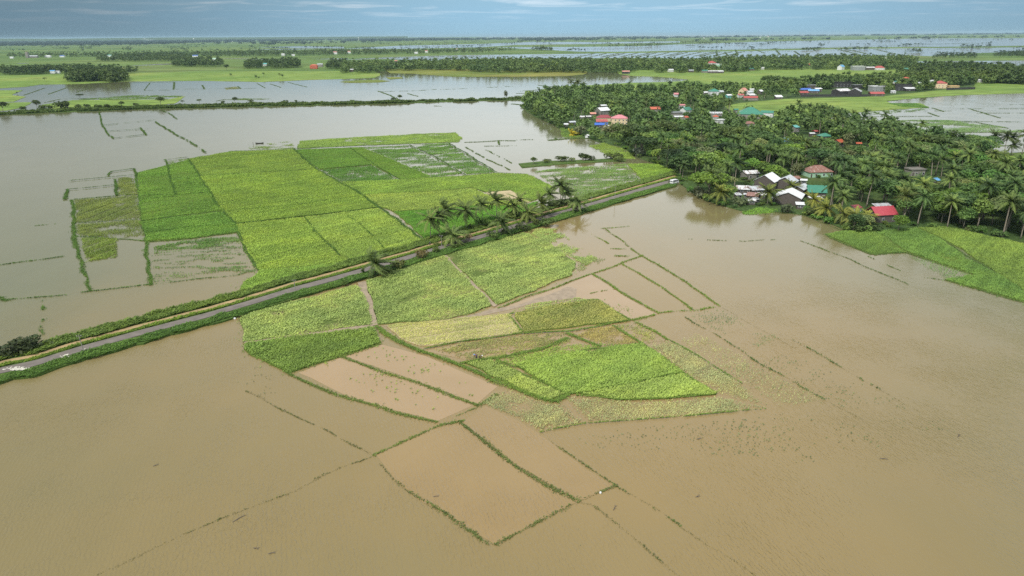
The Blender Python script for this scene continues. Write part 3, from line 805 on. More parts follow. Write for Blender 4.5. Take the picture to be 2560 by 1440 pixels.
dike([([(1480, 1265), (1590, 1350), (1700, 1440), (1760, 1490)], 0.22, 0.6), ([(612, 978), (660, 1000)], 0.3, 0.6), ([(660, 1003), (720, 1030), (800, 1068), (905, 1122)], 0.6, 0.55),
      ([(930, 1142), (850, 1168), (780, 1200)], 0.35, 0.5), ([(740, 1225), (640, 1262), (540, 1300), (440, 1345)], 0.22, 0.45), ([(950, 1165), (985, 1200)], 0.3, 0.6)],
     'faint sunken dike lines in the foreground flood', (0.17, 0.20, 0.07), width=0.6, dens=6, size=0.42)
dike([([(930, 1142), (850, 1168), (740, 1225), (640, 1262), (540, 1300), (440, 1345), (330, 1400), (240, 1440)], 0.8, 0.6), ([(612, 978), (660, 1003), (720, 1030), (800, 1068), (905, 1122), (932, 1140)], 0.85, 0.6), ([(945, 1160), (985, 1198), (1050, 1248)], 0.8, 0.6), ([(1365, 1098), (1430, 1145), (1540, 1216), (1640, 1275), (1700, 1320), (1800, 1380), (1890, 1440)], 0.85, 0.6), ([(1446, 1258), (1480, 1265), (1590, 1350), (1700, 1440)], 0.85, 0.7), ([(1230, 1362), (1330, 1320), (1430, 1265), (1545, 1215)], 0.9, 0.7),
      ([(1710, 792), (1790, 838), (1900, 908), (2060, 1000), (2160, 1050)], 0.85, 0.55), ([(1980, 850), (2060, 892), (2200, 975), (2300, 1030)], 0.75, 0.5), ([(2000, 602), (2080, 632), (2150, 660), (2270, 712)], 0.9, 0.5), ([(1800, 766), (1880, 812), (1990, 872)], 0.8, 0.5), ([(1505, 572), (1560, 605), (1605, 638)], 0.9, 0.5)],
     'barely breaking crests of drowned dikes in the open flood', (0.215, 0.20, 0.085), width=0.6, dens=6, size=0.20)
dike([([(1480, 686), (1560, 735), (1644, 784)], 1, 0.9), ([(1555, 660), (1650, 715), (1735, 775)], 0.9, 0.75), ([(1605, 640), (1700, 698), (1800, 766)], 0.95, 0.75), ([(1243, 772), (1330, 738), (1400, 716), (1480, 685), (1560, 656), (1605, 638)], 0.95, 0.8),
      ([(1576, 801), (1640, 788)], 1, 1.1), ([(1645, 785), (1735, 775), (1800, 765)], 0.6, 0.8), ([(1512, 572), (1535, 588), (1570, 615), (1605, 640)], 0.7, 0.55), ([(1503, 572), (1575, 566)], 0.8, 0.45), ([(1480, 585), (1520, 610)], 0.5, 0.6), ([(1525, 622), (1570, 622)], 0.7, 0.7), ([(1535, 640), (1580, 640)], 0.8, 0.9),
      ([(1590, 805), (1640, 830), (1672, 850)], 1, 1.1), ([(1475, 735), (1500, 730), (1545, 722)], 0.6, 0.5)],
     'thin straight grass dikes right of the pale paddies', dens=7)
dike([([(1490, 750), (1530, 775), (1574, 801)], 1, 1.2), ([(1672, 850), (1700, 865), (1780, 915), (1860, 960)], 0.7, 0.6), ([(1606, 860), (1660, 895), (1704, 934), (1790, 986)], 1, 0.9), ([(940, 816), (965, 838), (1000, 858), (1055, 880)], 1, 2.2), ([(1050, 878), (1140, 908), (1230, 950), (1300, 978), (1385, 1006)], 1, 1.9),
      ([(1385, 1006), (1418, 988)], 1, 2.2), ([(1235, 905), (1320, 945), (1414, 986)], 1, 1.0), ([(1150, 908), (1240, 898), (1340, 878), (1420, 846)], 0.95, 2.0), ([(1240, 902), (1285, 918), (1350, 900), (1480, 875), (1600, 860)], 1, 1.0), ([(1300, 834), (1420, 830), (1574, 802)], 1, 1.0),
      ([(1285, 784), (1270, 788), (1305, 832)], 1, 1.0), ([(1290, 784), (1400, 762), (1490, 750)], 1, 0.8), ([(1415, 834), (1470, 858), (1500, 868)], 0.9, 1.5), ([(1530, 815), (1605, 860)], 0.9, 1.2), ([(1415, 988), (1580, 962), (1704, 935)], 1, 0.7), ([(1440, 990), (1540, 1003), (1680, 997), (1790, 987)], 1, 0.5), ([(1350, 1084), (1460, 1062), (1700, 1044), (1935, 1022)], 0.6, 0.5), ([(1060, 872), (1180, 852), (1300, 834)], 1, 0.9)],
     'lush green grass dikes among the near paddies', (0.19, 0.30, 0.06), width=0.66, dens=11, size=0.5, z=0.16)
dike([([(1710, 792), (1790, 838), (1900, 908), (1980, 955), (2060, 1000)], 0.5, 0.55), ([(1980, 850), (2060, 892), (2120, 926)], 0.45, 0.5), ([(2130, 932), (2200, 975)], 0.3, 0.5), ([(1720, 598), (1860, 604), (1990, 597)], 0.35, 0.4), ([(2000, 602), (2080, 632), (2150, 660), (2270, 712)], 0.75, 0.5), ([(2170, 640), (2280, 690), (2380, 705)], 0.4, 0.5),
      ([(2060, 586), (2120, 614), (2182, 637), (2262, 632)], 1, 0.9), ([(2292, 571), (2350, 596), (2410, 635), (2490, 682), (2570, 735), (2640, 775)], 1, 1.2), ([(2180, 578), (2262, 632), (2440, 692)], 0.9, 0.7), ([(2362, 701), (2460, 728), (2560, 757)], 1, 0.9), ([(1910, 536), (1972, 534), (2010, 540), (2050, 555), (2110, 578)], 0.8, 0.5)],
     'dark grass lines in the flood at the right', (0.12, 0.20, 0.055), dens=6)
dike([([(0, 663), (70, 653), (160, 640)], 0.9, 0.7), ([(0, 751), (90, 744), (168, 738)], 0.9, 0.55), ([(-40, 740), (0, 745), (15, 754)], 1, 1.0), ([(200, 733), (290, 722), (372, 712)], 0.95, 0.7), ([(181, 500), (182, 540), (188, 590), (192, 620)], 1, 1.5), ([(192, 620), (205, 650), (214, 690)], 0.85, 1.1), ([(214, 690), (219, 730)], 0.8, 0.9), ([(363, 600), (371, 650), (374, 690), (376, 714)], 1, 1.2),
      ([(100, 752), (106, 790), (110, 838)], 0.25, 0.8), ([(340, 432), (348, 490), (356, 548), (364, 602)], 1, 1.2), ([(184, 498), (262, 492), (346, 486)], 0.9, 0.8), ([(186, 590), (280, 596), (364, 604)], 1, 0.8), ([(186, 558), (270, 554), (356, 547)], 0.9, 0.6), ([(368, 606), (480, 597), (600, 580)], 1, 0.9), ([(375, 712), (480, 700), (590, 690), (640, 676)], 0.6, 0.5), ([(590, 560), (600, 590), (622, 640), (645, 678)], 1, 1.2), ([(85, 565), (140, 560)], 0.5, 0.4)],
     'grass dikes around the paddies in the left flood', (0.125, 0.235, 0.05), dens=6, size=0.65)
dike([([(160, 500), (164, 485), (168, 475)], 1, 1.3), ([(168, 475), (230, 470), (285, 464)], 0.8, 0.8), ([(170, 453), (230, 448), (340, 438)], 0.85, 0.7), ([(272, 440), (277, 430), (335, 423)], 1, 0.9), ([(335, 423), (341, 440)], 1, 1.0), ([(288, 450), (290, 490)], 1, 1.2), ([(415, 400), (418, 420), (430, 460), (438, 490)], 0.9, 1.0), ([(418, 400), (470, 394)], 0.7, 0.7),
      ([(248, 281), (255, 312), (268, 335), (285, 347)], 0.7, 1.0), ([(268, 329), (370, 322)], 0.6, 0.7), ([(285, 346), (365, 337)], 0.8, 0.7), ([(352, 320), (366, 338)], 1, 1.1), ([(255, 314), (390, 300)], 0.5, 0.6), ([(388, 305), (415, 322), (445, 340)], 1, 1.1), ([(445, 340), (480, 358), (515, 382)], 0.5, 1.2), ([(405, 277), (425, 285), (443, 298)], 0.7, 0.9), ([(375, 280), (405, 276)], 0.7, 0.7),
      ([(575, 380), (735, 373), (905, 366), (1020, 362), (1120, 357)], 1, 0.9), ([(735, 374), (785, 420), (845, 455), (905, 488), (945, 520), (985, 546), (1060, 604)], 1, 1.3), ([(470, 398), (500, 442), (525, 482), (555, 530), (590, 562)], 1, 1.0), ([(352, 555), (450, 541), (555, 530)], 1, 0.8), ([(498, 441), (790, 424), (930, 413)], 0.9, 0.6), ([(590, 561), (755, 543), (945, 520)], 1, 0.9), ([(757, 545), (800, 590), (846, 640)], 0.9, 0.7),
      ([(560, 530), (750, 512), (900, 492)], 0.8, 0.6), ([(870, 540), (930, 590), (965, 630)], 0.6, 0.4), ([(350, 490), (440, 488), (525, 482)], 0.8, 0.6), ([(347, 500), (440, 492)], 0.7, 0.5), ([(360, 584), (480, 568), (592, 564)], 0.8, 0.5), ([(1120, 358), (1165, 385), (1240, 432)], 1, 0.9), ([(1022, 363), (1085, 392), (1165, 440)], 0.9, 0.8), ([(875, 370), (935, 413), (997, 450)], 0.8, 0.7)],
     'dark dike lines among the big paddies left of the road', (0.10, 0.20, 0.04), width=0.9, dens=5.5, size=0.7, z=0.34)
dike([([(1165, 368), (1210, 395), (1275, 425)], 0.6, 0.9), ([(1205, 370), (1280, 408)], 0.4, 0.7), ([(1160, 356), (1200, 355), (1245, 352), (1290, 352)], 1, 1.2), ([(1290, 350), (1340, 349)], 0.6, 0.6), ([(1210, 366), (1300, 364)], 0.7, 0.5), ([(1370, 351), (1420, 347), (1470, 346)], 1, 3.0), ([(850, 455), (1000, 450), (1165, 440), (1240, 433), (1320, 436)], 1, 1.0), ([(905, 489), (1060, 481), (1180, 471), (1212, 480)], 0.8, 0.7), ([(985, 531), (1080, 524), (1180, 517), (1300, 514)], 1, 1.0), ([(1015, 495), (1040, 520)], 0.8, 0.8), ([(1115, 460), (1150, 490), (1165, 515)], 0.8, 0.8), ([(1320, 436), (1390, 472), (1440, 502)], 0.6, 0.7), ([(1245, 352), (1250, 362)], 1, 1),
      ([(945, 228), (975, 238), (990, 246)], 1, 1.6), ([(950, 229), (1040, 227), (1100, 223)], 0.5, 1.0), ([(1018, 234), (1045, 241)], 1, 1.3), ([(1100, 224), (1200, 220), (1290, 215)], 0.35, 1.0), ([(1290, 234), (1350, 232), (1395, 226)], 0.9, 1.5), ([(1285, 240), (1370, 238)], 0.8, 1.6), ([(1300, 228), (1360, 224)], 0.7, 1.4), ([(1345, 213), (1385, 218)], 1, 1.5), ([(1085, 265), (1105, 266)], 0.7, 1.2), ([(1278, 260), (1302, 262)], 1, 3.0), ([(1385, 345), (1395, 349)], 1, 1)],
     'low grass lines in the water beyond the big paddies', (0.12, 0.205, 0.05), width=1.0, dens=4.0, size=0.75)
dike([([(112, 220), (60, 238)], 0.9, 1.6), ([(168, 219), (120, 236)], 0.9, 1.8), ([(225, 220), (190, 231)], 0.8, 1.4), ([(436, 205), (434, 224)], 1, 2.2), ([(375, 207), (360, 226)], 0.8, 1.3), ([(360, 226), (430, 225)], 0.6, 1.2), ([(325, 207), (375, 206), (436, 205)], 0.9, 1.8), ([(506, 213), (511, 223)], 1, 2.0), ([(595, 216), (601, 222)], 1, 2.0), ([(643, 209), (663, 220)], 0.9, 1.4), ([(675, 210), (703, 219)], 0.9, 1.4), ([(720, 206), (768, 218)], 0.9, 1.5), ([(440, 223), (640, 221)], 0.5, 1.0), ([(110, 257), (150, 248), (230, 246), (330, 240)], 0.7, 1.6), ([(540, 253), (560, 249), (660, 248)], 0.9, 1.6), ([(0, 247), (60, 240)], 0.6, 1.3), ([(170, 219), (230, 217)], 0.7, 1.3)],
     'thin dikes in the wide flood behind the grassy levee', (0.115, 0.19, 0.05), width=0.75, dens=2.2, size=0.75)
dike([([(2223, 271), (2250, 280)], 1, 1.6), ([(2185, 281), (2220, 291)], 1, 1.6), ([(2320, 282), (2347, 291)], 1, 1.5), ([(2330, 270), (2361, 279)], 0.9, 1.6), ([(2175, 291.5), (2330, 291)], 0.9, 1.2), ([(2200, 277), (2380, 277.5)], 0.6, 1.0), ([(2180, 302), (2370, 301), (2445, 307), (2520, 321)], 1, 1.4), ([(2255, 303), (2365, 330)], 0.9, 1.4), ([(2420, 271), (2500, 295)], 0.7, 1.6), ([(2440, 283), (2560, 283)], 0.7, 1.1), ([(2340, 260), (2560, 262)], 0.15, 1.0), ([(2400, 272), (2560, 272)], 0.5, 1.0), ([(2390, 332), (2560, 330)], 1, 1.2), ([(2230, 245), (2350, 243)], 0.8, 1.4), ([(2217, 253), (2245, 251)], 1, 1.3), ([(2490, 365), (2560, 364)], 0.8, 1.6), ([(2380, 303), (2560, 305)], 0.6, 1.1)],
     'dikes across the white flooded paddies at the right', (0.10, 0.18, 0.05), width=0.8, dens=2.6, size=0.75)


def ribbon(lines, label, color, z=-0.35):
    VX, VY, VS = [], [], []
    for pts, wid in lines:
        x, y = g([p[0] for p in pts], [p[1] for p in pts], z)
        for i in range(len(pts) - 1):
            L = math.hypot(x[i + 1] - x[i], y[i + 1] - y[i])
            n = int(L / 5) + 2
            t = RNG.random(n)
            VX.append(x[i] + (x[i + 1] - x[i]) * t + RNG.normal(0, wid * 0.4, n)); VY.append(y[i] + (y[i + 1] - y[i]) * t + RNG.normal(0, wid * 0.4, n))
            VS.append(np.full(n, 3.2))
    X, Y, S = map(np.concatenate, (VX, VY, VS))
    v, f, t = tufts(X, Y, z, S, 3, lean=0.2, width=0.7)
    v[:, 2] = z + (v[:, 2] - z) * 0.45
    o = link('dike_grass', np_mesh('dike_grass', v, f, M['wood'], t))
    o.color = (*color, 1)
    return tag(o, label, 'grass', 'grass lines on the field dikes', 'stuff')


fl = [([(1300, 137 + 0.0), (1290, 137)], 4)]
for k in range(15):
    x0 = 1440 + k * 26 + (k % 3) * 5
    fl.append(([(x0, 144.0 - 0.012 * (x0 - 1440)), (x0 + 46, 133.6 - 0.012 * (x0 - 1440))], 5))
fl += [([(1300, 140), (1450, 138.5), (1620, 138)], 4), ([(1720, 124.6), (1900, 121.5), (2060, 118.5), (2130, 116.4), (2300, 111.5), (2440, 107)], 8), ([(1720, 133), (1840, 130), (2000, 128), (2130, 126.5)], 6), ([(1730, 141), (1900, 139), (2100, 138)], 5),
       ([(1790, 125), (1793, 141)], 5), ([(1838, 124), (1845, 138)], 5), ([(1812, 131), (1820, 140)], 5), ([(1880, 122), (1912, 133)], 5), ([(1937, 121), (1950, 137)], 5), ([(1930, 123), (1945, 120)], 6), ([(1985, 128), (2000, 137)], 5), ([(2030, 120), (2038, 127)], 6), ([(2085, 121), (2150, 137)], 7), ([(2110, 122), (2165, 134)], 7), ([(2190, 124), (2240, 135)], 6),
       ([(2200, 110.5), (2350, 110), (2450, 108.6)], 14), ([(2330, 122.5), (2430, 121), (2560, 117)], 22), ([(2340, 123), (2480, 122)], 14), ([(2130, 124), (2230, 123.5), (2330, 125)], 7), ([(2260, 133), (2350, 132), (2460, 132)], 8), ([(2130, 118), (2280, 116), (2400, 119)], 6), ([(2150, 101), (2320, 99.5), (2560, 96)], 16), ([(2130, 104.5), (2300, 103), (2520, 99)], 12), ([(1760, 109), (1900, 106), (2100, 103)], 14), ([(1840, 112), (1990, 108.5)], 18), ([(1290, 113), (1450, 109.5), (1600, 108), (1720, 107)], 20), ([(1290, 119), (1400, 121), (1530, 122), (1620, 119.5)], 16), ([(1330, 126), (1500, 124), (1720, 122.5)], 8), ([(1000, 118), (1150, 114.5), (1290, 109)], 14), ([(960, 145), (1100, 142), (1290, 140.5)], 7), ([(1050, 148), (1180, 143.5), (1290, 143)], 7), ([(900, 147), (1040, 143), (1150, 141)], 5),
       ([(2300, 158), (2420, 159)], 6), ([(2450, 157), (2560, 157)], 6), ([(2480, 161), (2560, 160)], 6)]
ribbon(fl, 'dark grassy dikes dividing the far flooded paddies', (0.085, 0.14, 0.05))

# ------------------------------------------------------------------ road with verges, on its bank


def road_y(x):
    return np.interp(x, [-300, 0, 87, 204, 365, 525, 640, 740, 830, 917, 1035, 1085, 1192, 1250, 1297, 1360, 1430, 1500, 1537, 1605, 1650, 1700, 1760],
                     [1028, 932, 914, 877, 833, 791, 757, 726, 702, 677, 643, 628, 598, 580.5, 565, 547, 527, 507, 496, 475.5, 463, 450, 436])


def strip(name, off0, off1, z, mat, label, cat, x0=-250, x1=1690, jit=0.0, kind='structure', thick=0.0):
    xs = np.linspace(x0, x1, 90)
    sc = np.interp(xs, [-300, 0, 640, 1100, 1690], [1.25, 1.0, 0.80, 0.68, 0.50])
    j0 = (vn(xs, 0 * xs, 30, 3) - 0.5) * jit
    j1 = (vn(xs, 0 * xs + 40, 30, 7) - 0.5) * jit
    lo = list(zip(xs, road_y(xs) + (off1 + j1) * sc))
    hi = list(zip(xs, road_y(xs) + (off0 + j0) * sc))
    pts = lo + hi[::-1]
    w = outline(pts)
    sheet(name, None, z, mat, label, cat, world_pts=w, thick=thick)
    return w


bank_w = strip('ground', -46, 28, 0.55, M['bank'], 'grassy bank carrying the road through the flood', 'road bank', jit=10, thick=0.9)
strip('path', -24, -17, 0.62, M['dirt'], 'ochre dirt strip running beside the road', 'dirt path', jit=2.0, x1=1688)
strip('road', -7, 7.5, 0.68, M['road'], 'narrow grey concrete road crossing the flooded fields', 'road', thick=0.12)


def verge(off0, off1, label, color, sp, size, x0=-100, x1=1690, gap=0.0, lean=0.6, jit=8):
    xs = np.linspace(x0, x1, 70)
    sc = np.interp(xs, [-300, 0, 640, 1100, 1690], [1.25, 1.0, 0.80, 0.68, 0.50])
    lo = list(zip(xs, road_y(xs) + (off1 + (vn(xs, 0 * xs + 40, 25, 7) - 0.5) * jit) * sc))
    hi = list(zip(xs, road_y(xs) + (off0 + (vn(xs, 0 * xs, 25, 3) - 0.5) * jit) * sc))
    w = outline(lo + hi[::-1])
    x, y = scatter(w, sp)
    m = fbm(x, y, 5.0, 2)
    k = m > np.quantile(m, gap) if gap else m > -1
    x, y = x[k], y[k]
    s = size * (0.5 + fbm(x, y, 3.5, 5, 2)) * RNG.uniform(0.7, 1.3, len(x))
    v, f, t = tufts(x, y, 0.56, s, 5, lean=lean, width=0.16)
    o = link('verge_grass', np_mesh('verge_grass', v, f, M['rice'], t))
    o.color = (*color, 1)
    tag(o, label, 'grass', 'grass verges of the road', 'stuff')


verge(-45, -25, 'tall windblown grass on the far bank of the road', (0.15, 0.235, 0.05), 0.36, 0.85)
verge(-16, -9, 'bright low grass between the road and the dirt strip', (0.19, 0.30, 0.045), 0.34, 0.55, jit=3)
verge(10, 29, 'dark matted weeds on the near bank of the road', (0.115, 0.225, 0.045), 0.36, 0.55, jit=12)
rb = RNG.random((46, 3))
# pale spilled gravel on the road
for px, py, n_, rad in ((45, 922, 90, 26), (163, 890, 26, 9), (215, 876, 10, 8)):
    mb = MB()
    for k in range(n_):
        c = P(px + random.gauss(0, rad * 0.5), py + random.gauss(0, 2.0) - 0.28 * random.gauss(0, 1), 0.71)
        r = random.uniform(0.12, 0.42)
        a0 = random.uniform(0, 6)
        top = [(c.x + r * math.cos(a0 + i * 1.26) * random.uniform(0.6, 1.2), c.y + r * math.sin(a0 + i * 1.26) * random.uniform(0.6, 1.2), 0.72 + 0.03 * random.random()) for i in range(5)]
        mb.add([(p[0], p[1], 0.69) for p in top] + top, [(5, 6, 7, 8, 9)] + [(i, (i + 1) % 5, 5 + (i + 1) % 5, 5 + i) for i in range(5)])
    tag(mb.build('gravel', plain_mat('pale gravel', (0.55, 0.53, 0.46), 0.9, 0.2, 2)), {45: 'large pale patch of crushed rubble on the road at left', 163: 'small pale rubble heap on the road', 215: 'few pale stones on the road by the pole'}[px], 'gravel', None, 'stuff')

# ------------------------------------------------------------------ houses
RC = {}


def rmat(key):
    if key not in RC:
        c = {'white': (0.70, 0.72, 0.73), 'zinc': (0.50, 0.54, 0.57), 'grey': (0.30, 0.32, 0.33), 'red': (0.40, 0.085, 0.075), 'crimson': (0.42, 0.07, 0.09), 'pink': (0.56, 0.22, 0.24), 'maroon': (0.28, 0.055, 0.065),
             'orange': (0.52, 0.13, 0.07), 'salmon': (0.60, 0.28, 0.21), 'green': (0.05, 0.22, 0.15), 'teal': (0.06, 0.30, 0.30), 'aqua': (0.14, 0.44, 0.42), 'blue': (0.035, 0.13, 0.50), 'sky': (0.13, 0.36, 0.62), 'rust': (0.26, 0.13, 0.10),
             'mint': (0.42, 0.66, 0.50), 'cream': (0.72, 0.58, 0.38), 'dark': (0.05, 0.05, 0.052), 'concrete': (0.26, 0.25, 0.23), 'timber': (0.11, 0.095, 0.085), 'glass': (0.03, 0.04, 0.05), 'tan': (0.62, 0.45, 0.25), 'yellow': (0.7, 0.55, 0.08), 'black': (0.02, 0.02, 0.022), 'skin': (0.30, 0.17, 0.11), 'purple': (0.20, 0.06, 0.18), 'navy': (0.03, 0.03, 0.09)}[key.split('+')[0]]
        roof = '+roof' in key
        rust = None
        if '+rust' in key:
            rust = ((0.20, 0.09, 0.06), 0.50)
        if '+old' in key:
            rust = ((0.62, 0.55, 0.50), 0.56)
        if '+worn' in key:
            rust = (tuple(min(1, x * 1.5 + 0.1) for x in c), 0.60)
        RC[key] = plain_mat(key.replace('+', ' '), c, 0.45 if roof else 0.8, 0.14, 0.5, 0.0, (2.4, 0.25, 1) if roof else None, rust, 0.4)
    return RC[key]


def roof_mb(w, d, h0, kind, pitch, ov):
    """roof with eaves, real thickness and standing ribs; ridge along x"""
    m = MB()
    t = 0.12
    W, D = w / 2 + ov, d / 2 + ov
    rise = D * pitch
    if kind == 'gable':
        for s in (-1, 1):
            q = [(-W, s * D, h0), (W, s * D, h0), (W, 0, h0 + rise), (-W, 0, h0 + rise)]
            m.add(q + [(x, y, z + t) for x, y, z in q], [(4, 5, 6, 7) if s < 0 else (7, 6, 5, 4), (0, 3, 2, 1) if s < 0 else (1, 2, 3, 0), (0, 1, 5, 4), (1, 2, 6, 5), (3, 0, 4, 7)])
            nr = max(3, int(2 * W / 0.9))
            for i in range(nr + 1):
                x = -W + 0.05 + (2 * W - 0.1) * i / nr
                m.add([(x - .03, s * D, h0 + t), (x + .03, s * D, h0 + t), (x + .03, 0, h0 + rise + t), (x - .03, 0, h0 + rise + t), (x - .03, s * D, h0 + t + .05), (x + .03, s * D, h0 + t + .05), (x + .03, 0, h0 + rise + t + .05), (x - .03, 0, h0 + rise + t + .05)],
                      [(4, 5, 6, 7), (0, 4, 7, 3), (1, 2, 6, 5), (0, 1, 5, 4)])
    elif kind == 'hip':
        r = max(0.0, W - D)
        rise = D * pitch
        q = [(-W, -D, h0), (W, -D, h0), (W, D, h0), (-W, D, h0), (-r, 0, h0 + rise), (r, 0, h0 + rise)]
        m.add(q, [(0, 1, 5, 4), (1, 2, 5), (2, 3, 4, 5), (3, 0, 4), (3, 2, 1, 0)])
        for a, b in (((-W, -D, h0), (-r, 0, h0 + rise)), ((W, -D, h0), (r, 0, h0 + rise)), ((W, D, h0), (r, 0, h0 + rise)), ((-W, D, h0), (-r, 0, h0 + rise)), ((-r, 0, h0 + rise), (r + .01, 0, h0 + rise))):
            m.tube([a, b], 0.12, 5)
    elif kind == 'shed':
        q = [(-W, -D, h0), (W, -D, h0), (W, D, h0 + 2 * rise), (-W, D, h0 + 2 * rise)]
        m.add(q + [(x, y, z + t) for x, y, z in q], [(4, 5, 6, 7), (3, 2, 1, 0), (0, 1, 5, 4), (1, 2, 6, 5), (2, 3, 7, 6), (3, 0, 4, 7)])
        nr = max(3, int(2 * W / 0.9))
        for i in range(nr):
            x = -W + (2 * W) * (i + .5) / nr
            m.add([(x - .04, -D, h0 + t), (x + .04, -D, h0 + t), (x + .04, D, h0 + 2 * rise + t), (x - .04, D, h0 + 2 * rise + t), (x - .04, -D, h0 + t + .06), (x + .04, -D, h0 + t + .06), (x + .04, D, h0 + 2 * rise + t + .06), (x - .04, D, h0 + 2 * rise + t + .06)], [(4, 5, 6, 7), (0, 4, 7, 3), (1, 2, 6, 5), (0, 1, 5, 4)])
    else:  # flat slab with parapet
        m.box(-W, W, -D, D, h0, h0 + 0.18)
        for a in ((-W, W, -D, -D + .15), (-W, W, D - .15, D), (-W, -W + .15, -D + .15, D - .15), (W - .15, W, -D + .15, D - .15)):
            m.box(*a, h0 + 0.18, h0 + 0.7)
    return m


HOUSES = []
BOX = []          # visible photo boxes of the houses: trees in front stay clear of them


def house(px, py, wpx, label, roof='zinc', wall='concrete', kind='gable', rz=0.0, ht=2.8, dep=0.75, pitch=0.45, win=2, keep=14, cat='house', z0=LAND + 0.03, name='house', ov=0.45, storey2=False):
    c = P(px, py, z0)
    sc = float(depth(c.x, c.y, z0)) / F
    w = wpx * sc / (abs(math.cos(R_(rz))) + 0.6 * abs(math.sin(R_(rz)))) - 2 * ov
    w = max(2.0, w)
    d = max(1.8, w * dep)
    o = empty(name, (c.x, c.y + d * 0.45, z0), R_(rz))
    tag(o, label, cat)
    r = roof_mb(w, d, ht, kind, pitch, ov).build('roof', rmat(roof + '+roof'), o)
    m = MB()
    m.box(-w / 2, w / 2, -d / 2, d / 2, -0.3, ht - 0.02)
    if kind == 'gable':
        rise = (d / 2) * pitch
        hh = ht + ov * pitch * 0.9
        for s in (-1, 1):
            x = s * w / 2
            m.add([(x, -d / 2, ht - .02), (x, d / 2, ht - .02), (x, 0, hh + rise - 0.06), (x - s * .1, -d / 2, ht - .02), (x - s * .1, d / 2, ht - .02), (x - s * .1, 0, hh + rise - 0.06)], [(0, 1, 2), (5, 4, 3), (0, 2, 5, 3), (1, 4, 5, 2)])
    elif kind == 'shed':
        rise = 2 * (d / 2) * pitch
        m.add([(-w / 2, d / 2, ht - .02), (w / 2, d / 2, ht - .02), (w / 2, d / 2, ht + rise), (-w / 2, d / 2, ht + rise), (-w / 2, -d / 2, ht - .02), (w / 2, -d / 2, ht - .02)], [(0, 3, 2, 1), (4, 3, 0), (5, 1, 2)])
    m.build('wall', rmat(wall), o)
    nw = max(1, int(win))
    floors = (0.9, 3.6) if storey2 else (0.9,)
    for zf in floors:
        for i in range(nw):
            x = -w / 2 + w * (i + 0.5) / nw + (0.12 * w if nw > 1 else w * 0.22)
            if x > w / 2 - 0.7:
                x = w / 2 - 0.8
            wm = MB().box(x - .6, x + .6, -d / 2 - .07, -d / 2 + .02, zf - .05, zf + 1.25).build('window', rmat('white'), o)
            MB().box(x - .5, x - .03, -d / 2 - .10, -d / 2 - .065, zf + .05, zf + 1.15).box(x + .03, x + .5, -d / 2 - .10, -d / 2 - .065, zf + .05, zf + 1.15).build('pane', rmat('glass'), wm)
    x = -w / 2 + min(1.2, w * 0.2)
    dm = MB().box(x - .45, x + .45, -d / 2 - .06, -d / 2 + .02, 0.0, 2.05).build('door', rmat('timber'), o)
    MB().box(x + .28, x + .36, -d / 2 - .12, -d / 2 - .058, 0.95, 1.1).build('handle', rmat('grey'), dm)
    top = ht + (d / 2) * pitch
    hpx = top / sc
    BOX.append((px - wpx * 0.38, px + wpx * 0.38, py - hpx - 1, py - hpx + max(4, keep * 0.62), float(depth(c.x, c.y))))
    HOUSES.append((c.x, c.y, w))
    return o


# near shore hamlet
house(1877, 448, 44, 'white metal roofed house half sunk in bright green trees', 'white+rust', 'concrete', 'gable', 12, 3.2, 0.8, 0.35, keep=16)
house(1924, 478, 60, 'tall pale grey gabled house above the patchwork shacks', 'white+worn', 'timber', 'gable', 52, 5.2, 0.95, 0.6, keep=30, storey2=True)
house(1861, 484, 40, 'low shack with white and dark red roof sheets', 'white+rust', 'timber', 'shed', -14, 2.2, 0.8, 0.16, keep=16)
house(1892, 486, 38, 'low shack with greenish tin roof beside the palm', 'zinc+rust', 'timber', 'shed', 10, 2.3, 0.8, 0.18, keep=16)
house(1884, 500, 34, 'rusty brown shack in front of the patchwork roofs', 'rust+old', 'timber', 'shed', -24, 2.0, 0.8, 0.2, keep=14)
house(1878, 512, 26, 'lean-to with a white tin roof at the water', 'white+rust', 'timber', 'shed', -10, 1.9, 0.7, 0.15, keep=12, name='shack')
house(1900, 474, 28, 'small shack with a pale roof behind the patchwork shacks', 'zinc+rust', 'timber', 'gable', 30, 2.4, 0.9, 0.3, keep=10, name='shack')
house(1845, 497, 22, 'tiny tin shack in bushes left of the patchwork roofs', 'zinc+rust', 'timber', 'shed', 20, 1.9, 0.8, 0.2, keep=10, name='shack')
house(1908, 497, 24, 'small white tin roof shack right of the rusty brown one', 'white+rust', 'timber', 'shed', 14, 2.0, 0.8, 0.18, keep=12, name='shack')
house(1868, 497, 20, 'grey tin roof wedged between the patchwork shacks', 'zinc+rust', 'timber', 'gable', -20, 2.1, 0.9, 0.3, keep=10, name='shack')
house(1936, 508, 24, 'white lean-to in the bushes left of the white gabled house', 'white+rust', 'timber', 'shed', -16, 2.0, 0.7, 0.16, keep=10, name='shack')
house(1892, 508, 20, 'low rust streaked roof behind the lean-to at the water', 'zinc+rust', 'timber', 'shed', 28, 1.8, 0.8, 0.2, keep=10, name='shack')
house(1972, 478, 50, 'grey gabled house behind the white gabled one', 'zinc+old', 'timber', 'gable', 55, 4.6, 1.0, 0.55, keep=26, storey2=True)
house(2004, 494, 56, 'long dark timber house joined to the green roof', 'zinc+old', 'timber', 'gable', 50, 4.4, 0.6, 0.5, keep=40, storey2=True)
house(2045, 498, 52, 'house with a wide green metal roof by the shore', 'green+roof', 'timber', 'gable', -14, 3.4, 0.85, 0.75, keep=26)
house(1982, 513, 66, 'white roofed grey house with a white window facing the flood', 'white', 'timber', 'gable', 62, 3.6, 1.0, 0.42, keep=40)
house(2001, 523, 24, 'small white awning shed at the water edge', 'white', 'timber', 'shed', -12, 2.2, 0.8, 0.18, keep=22, name='shed')
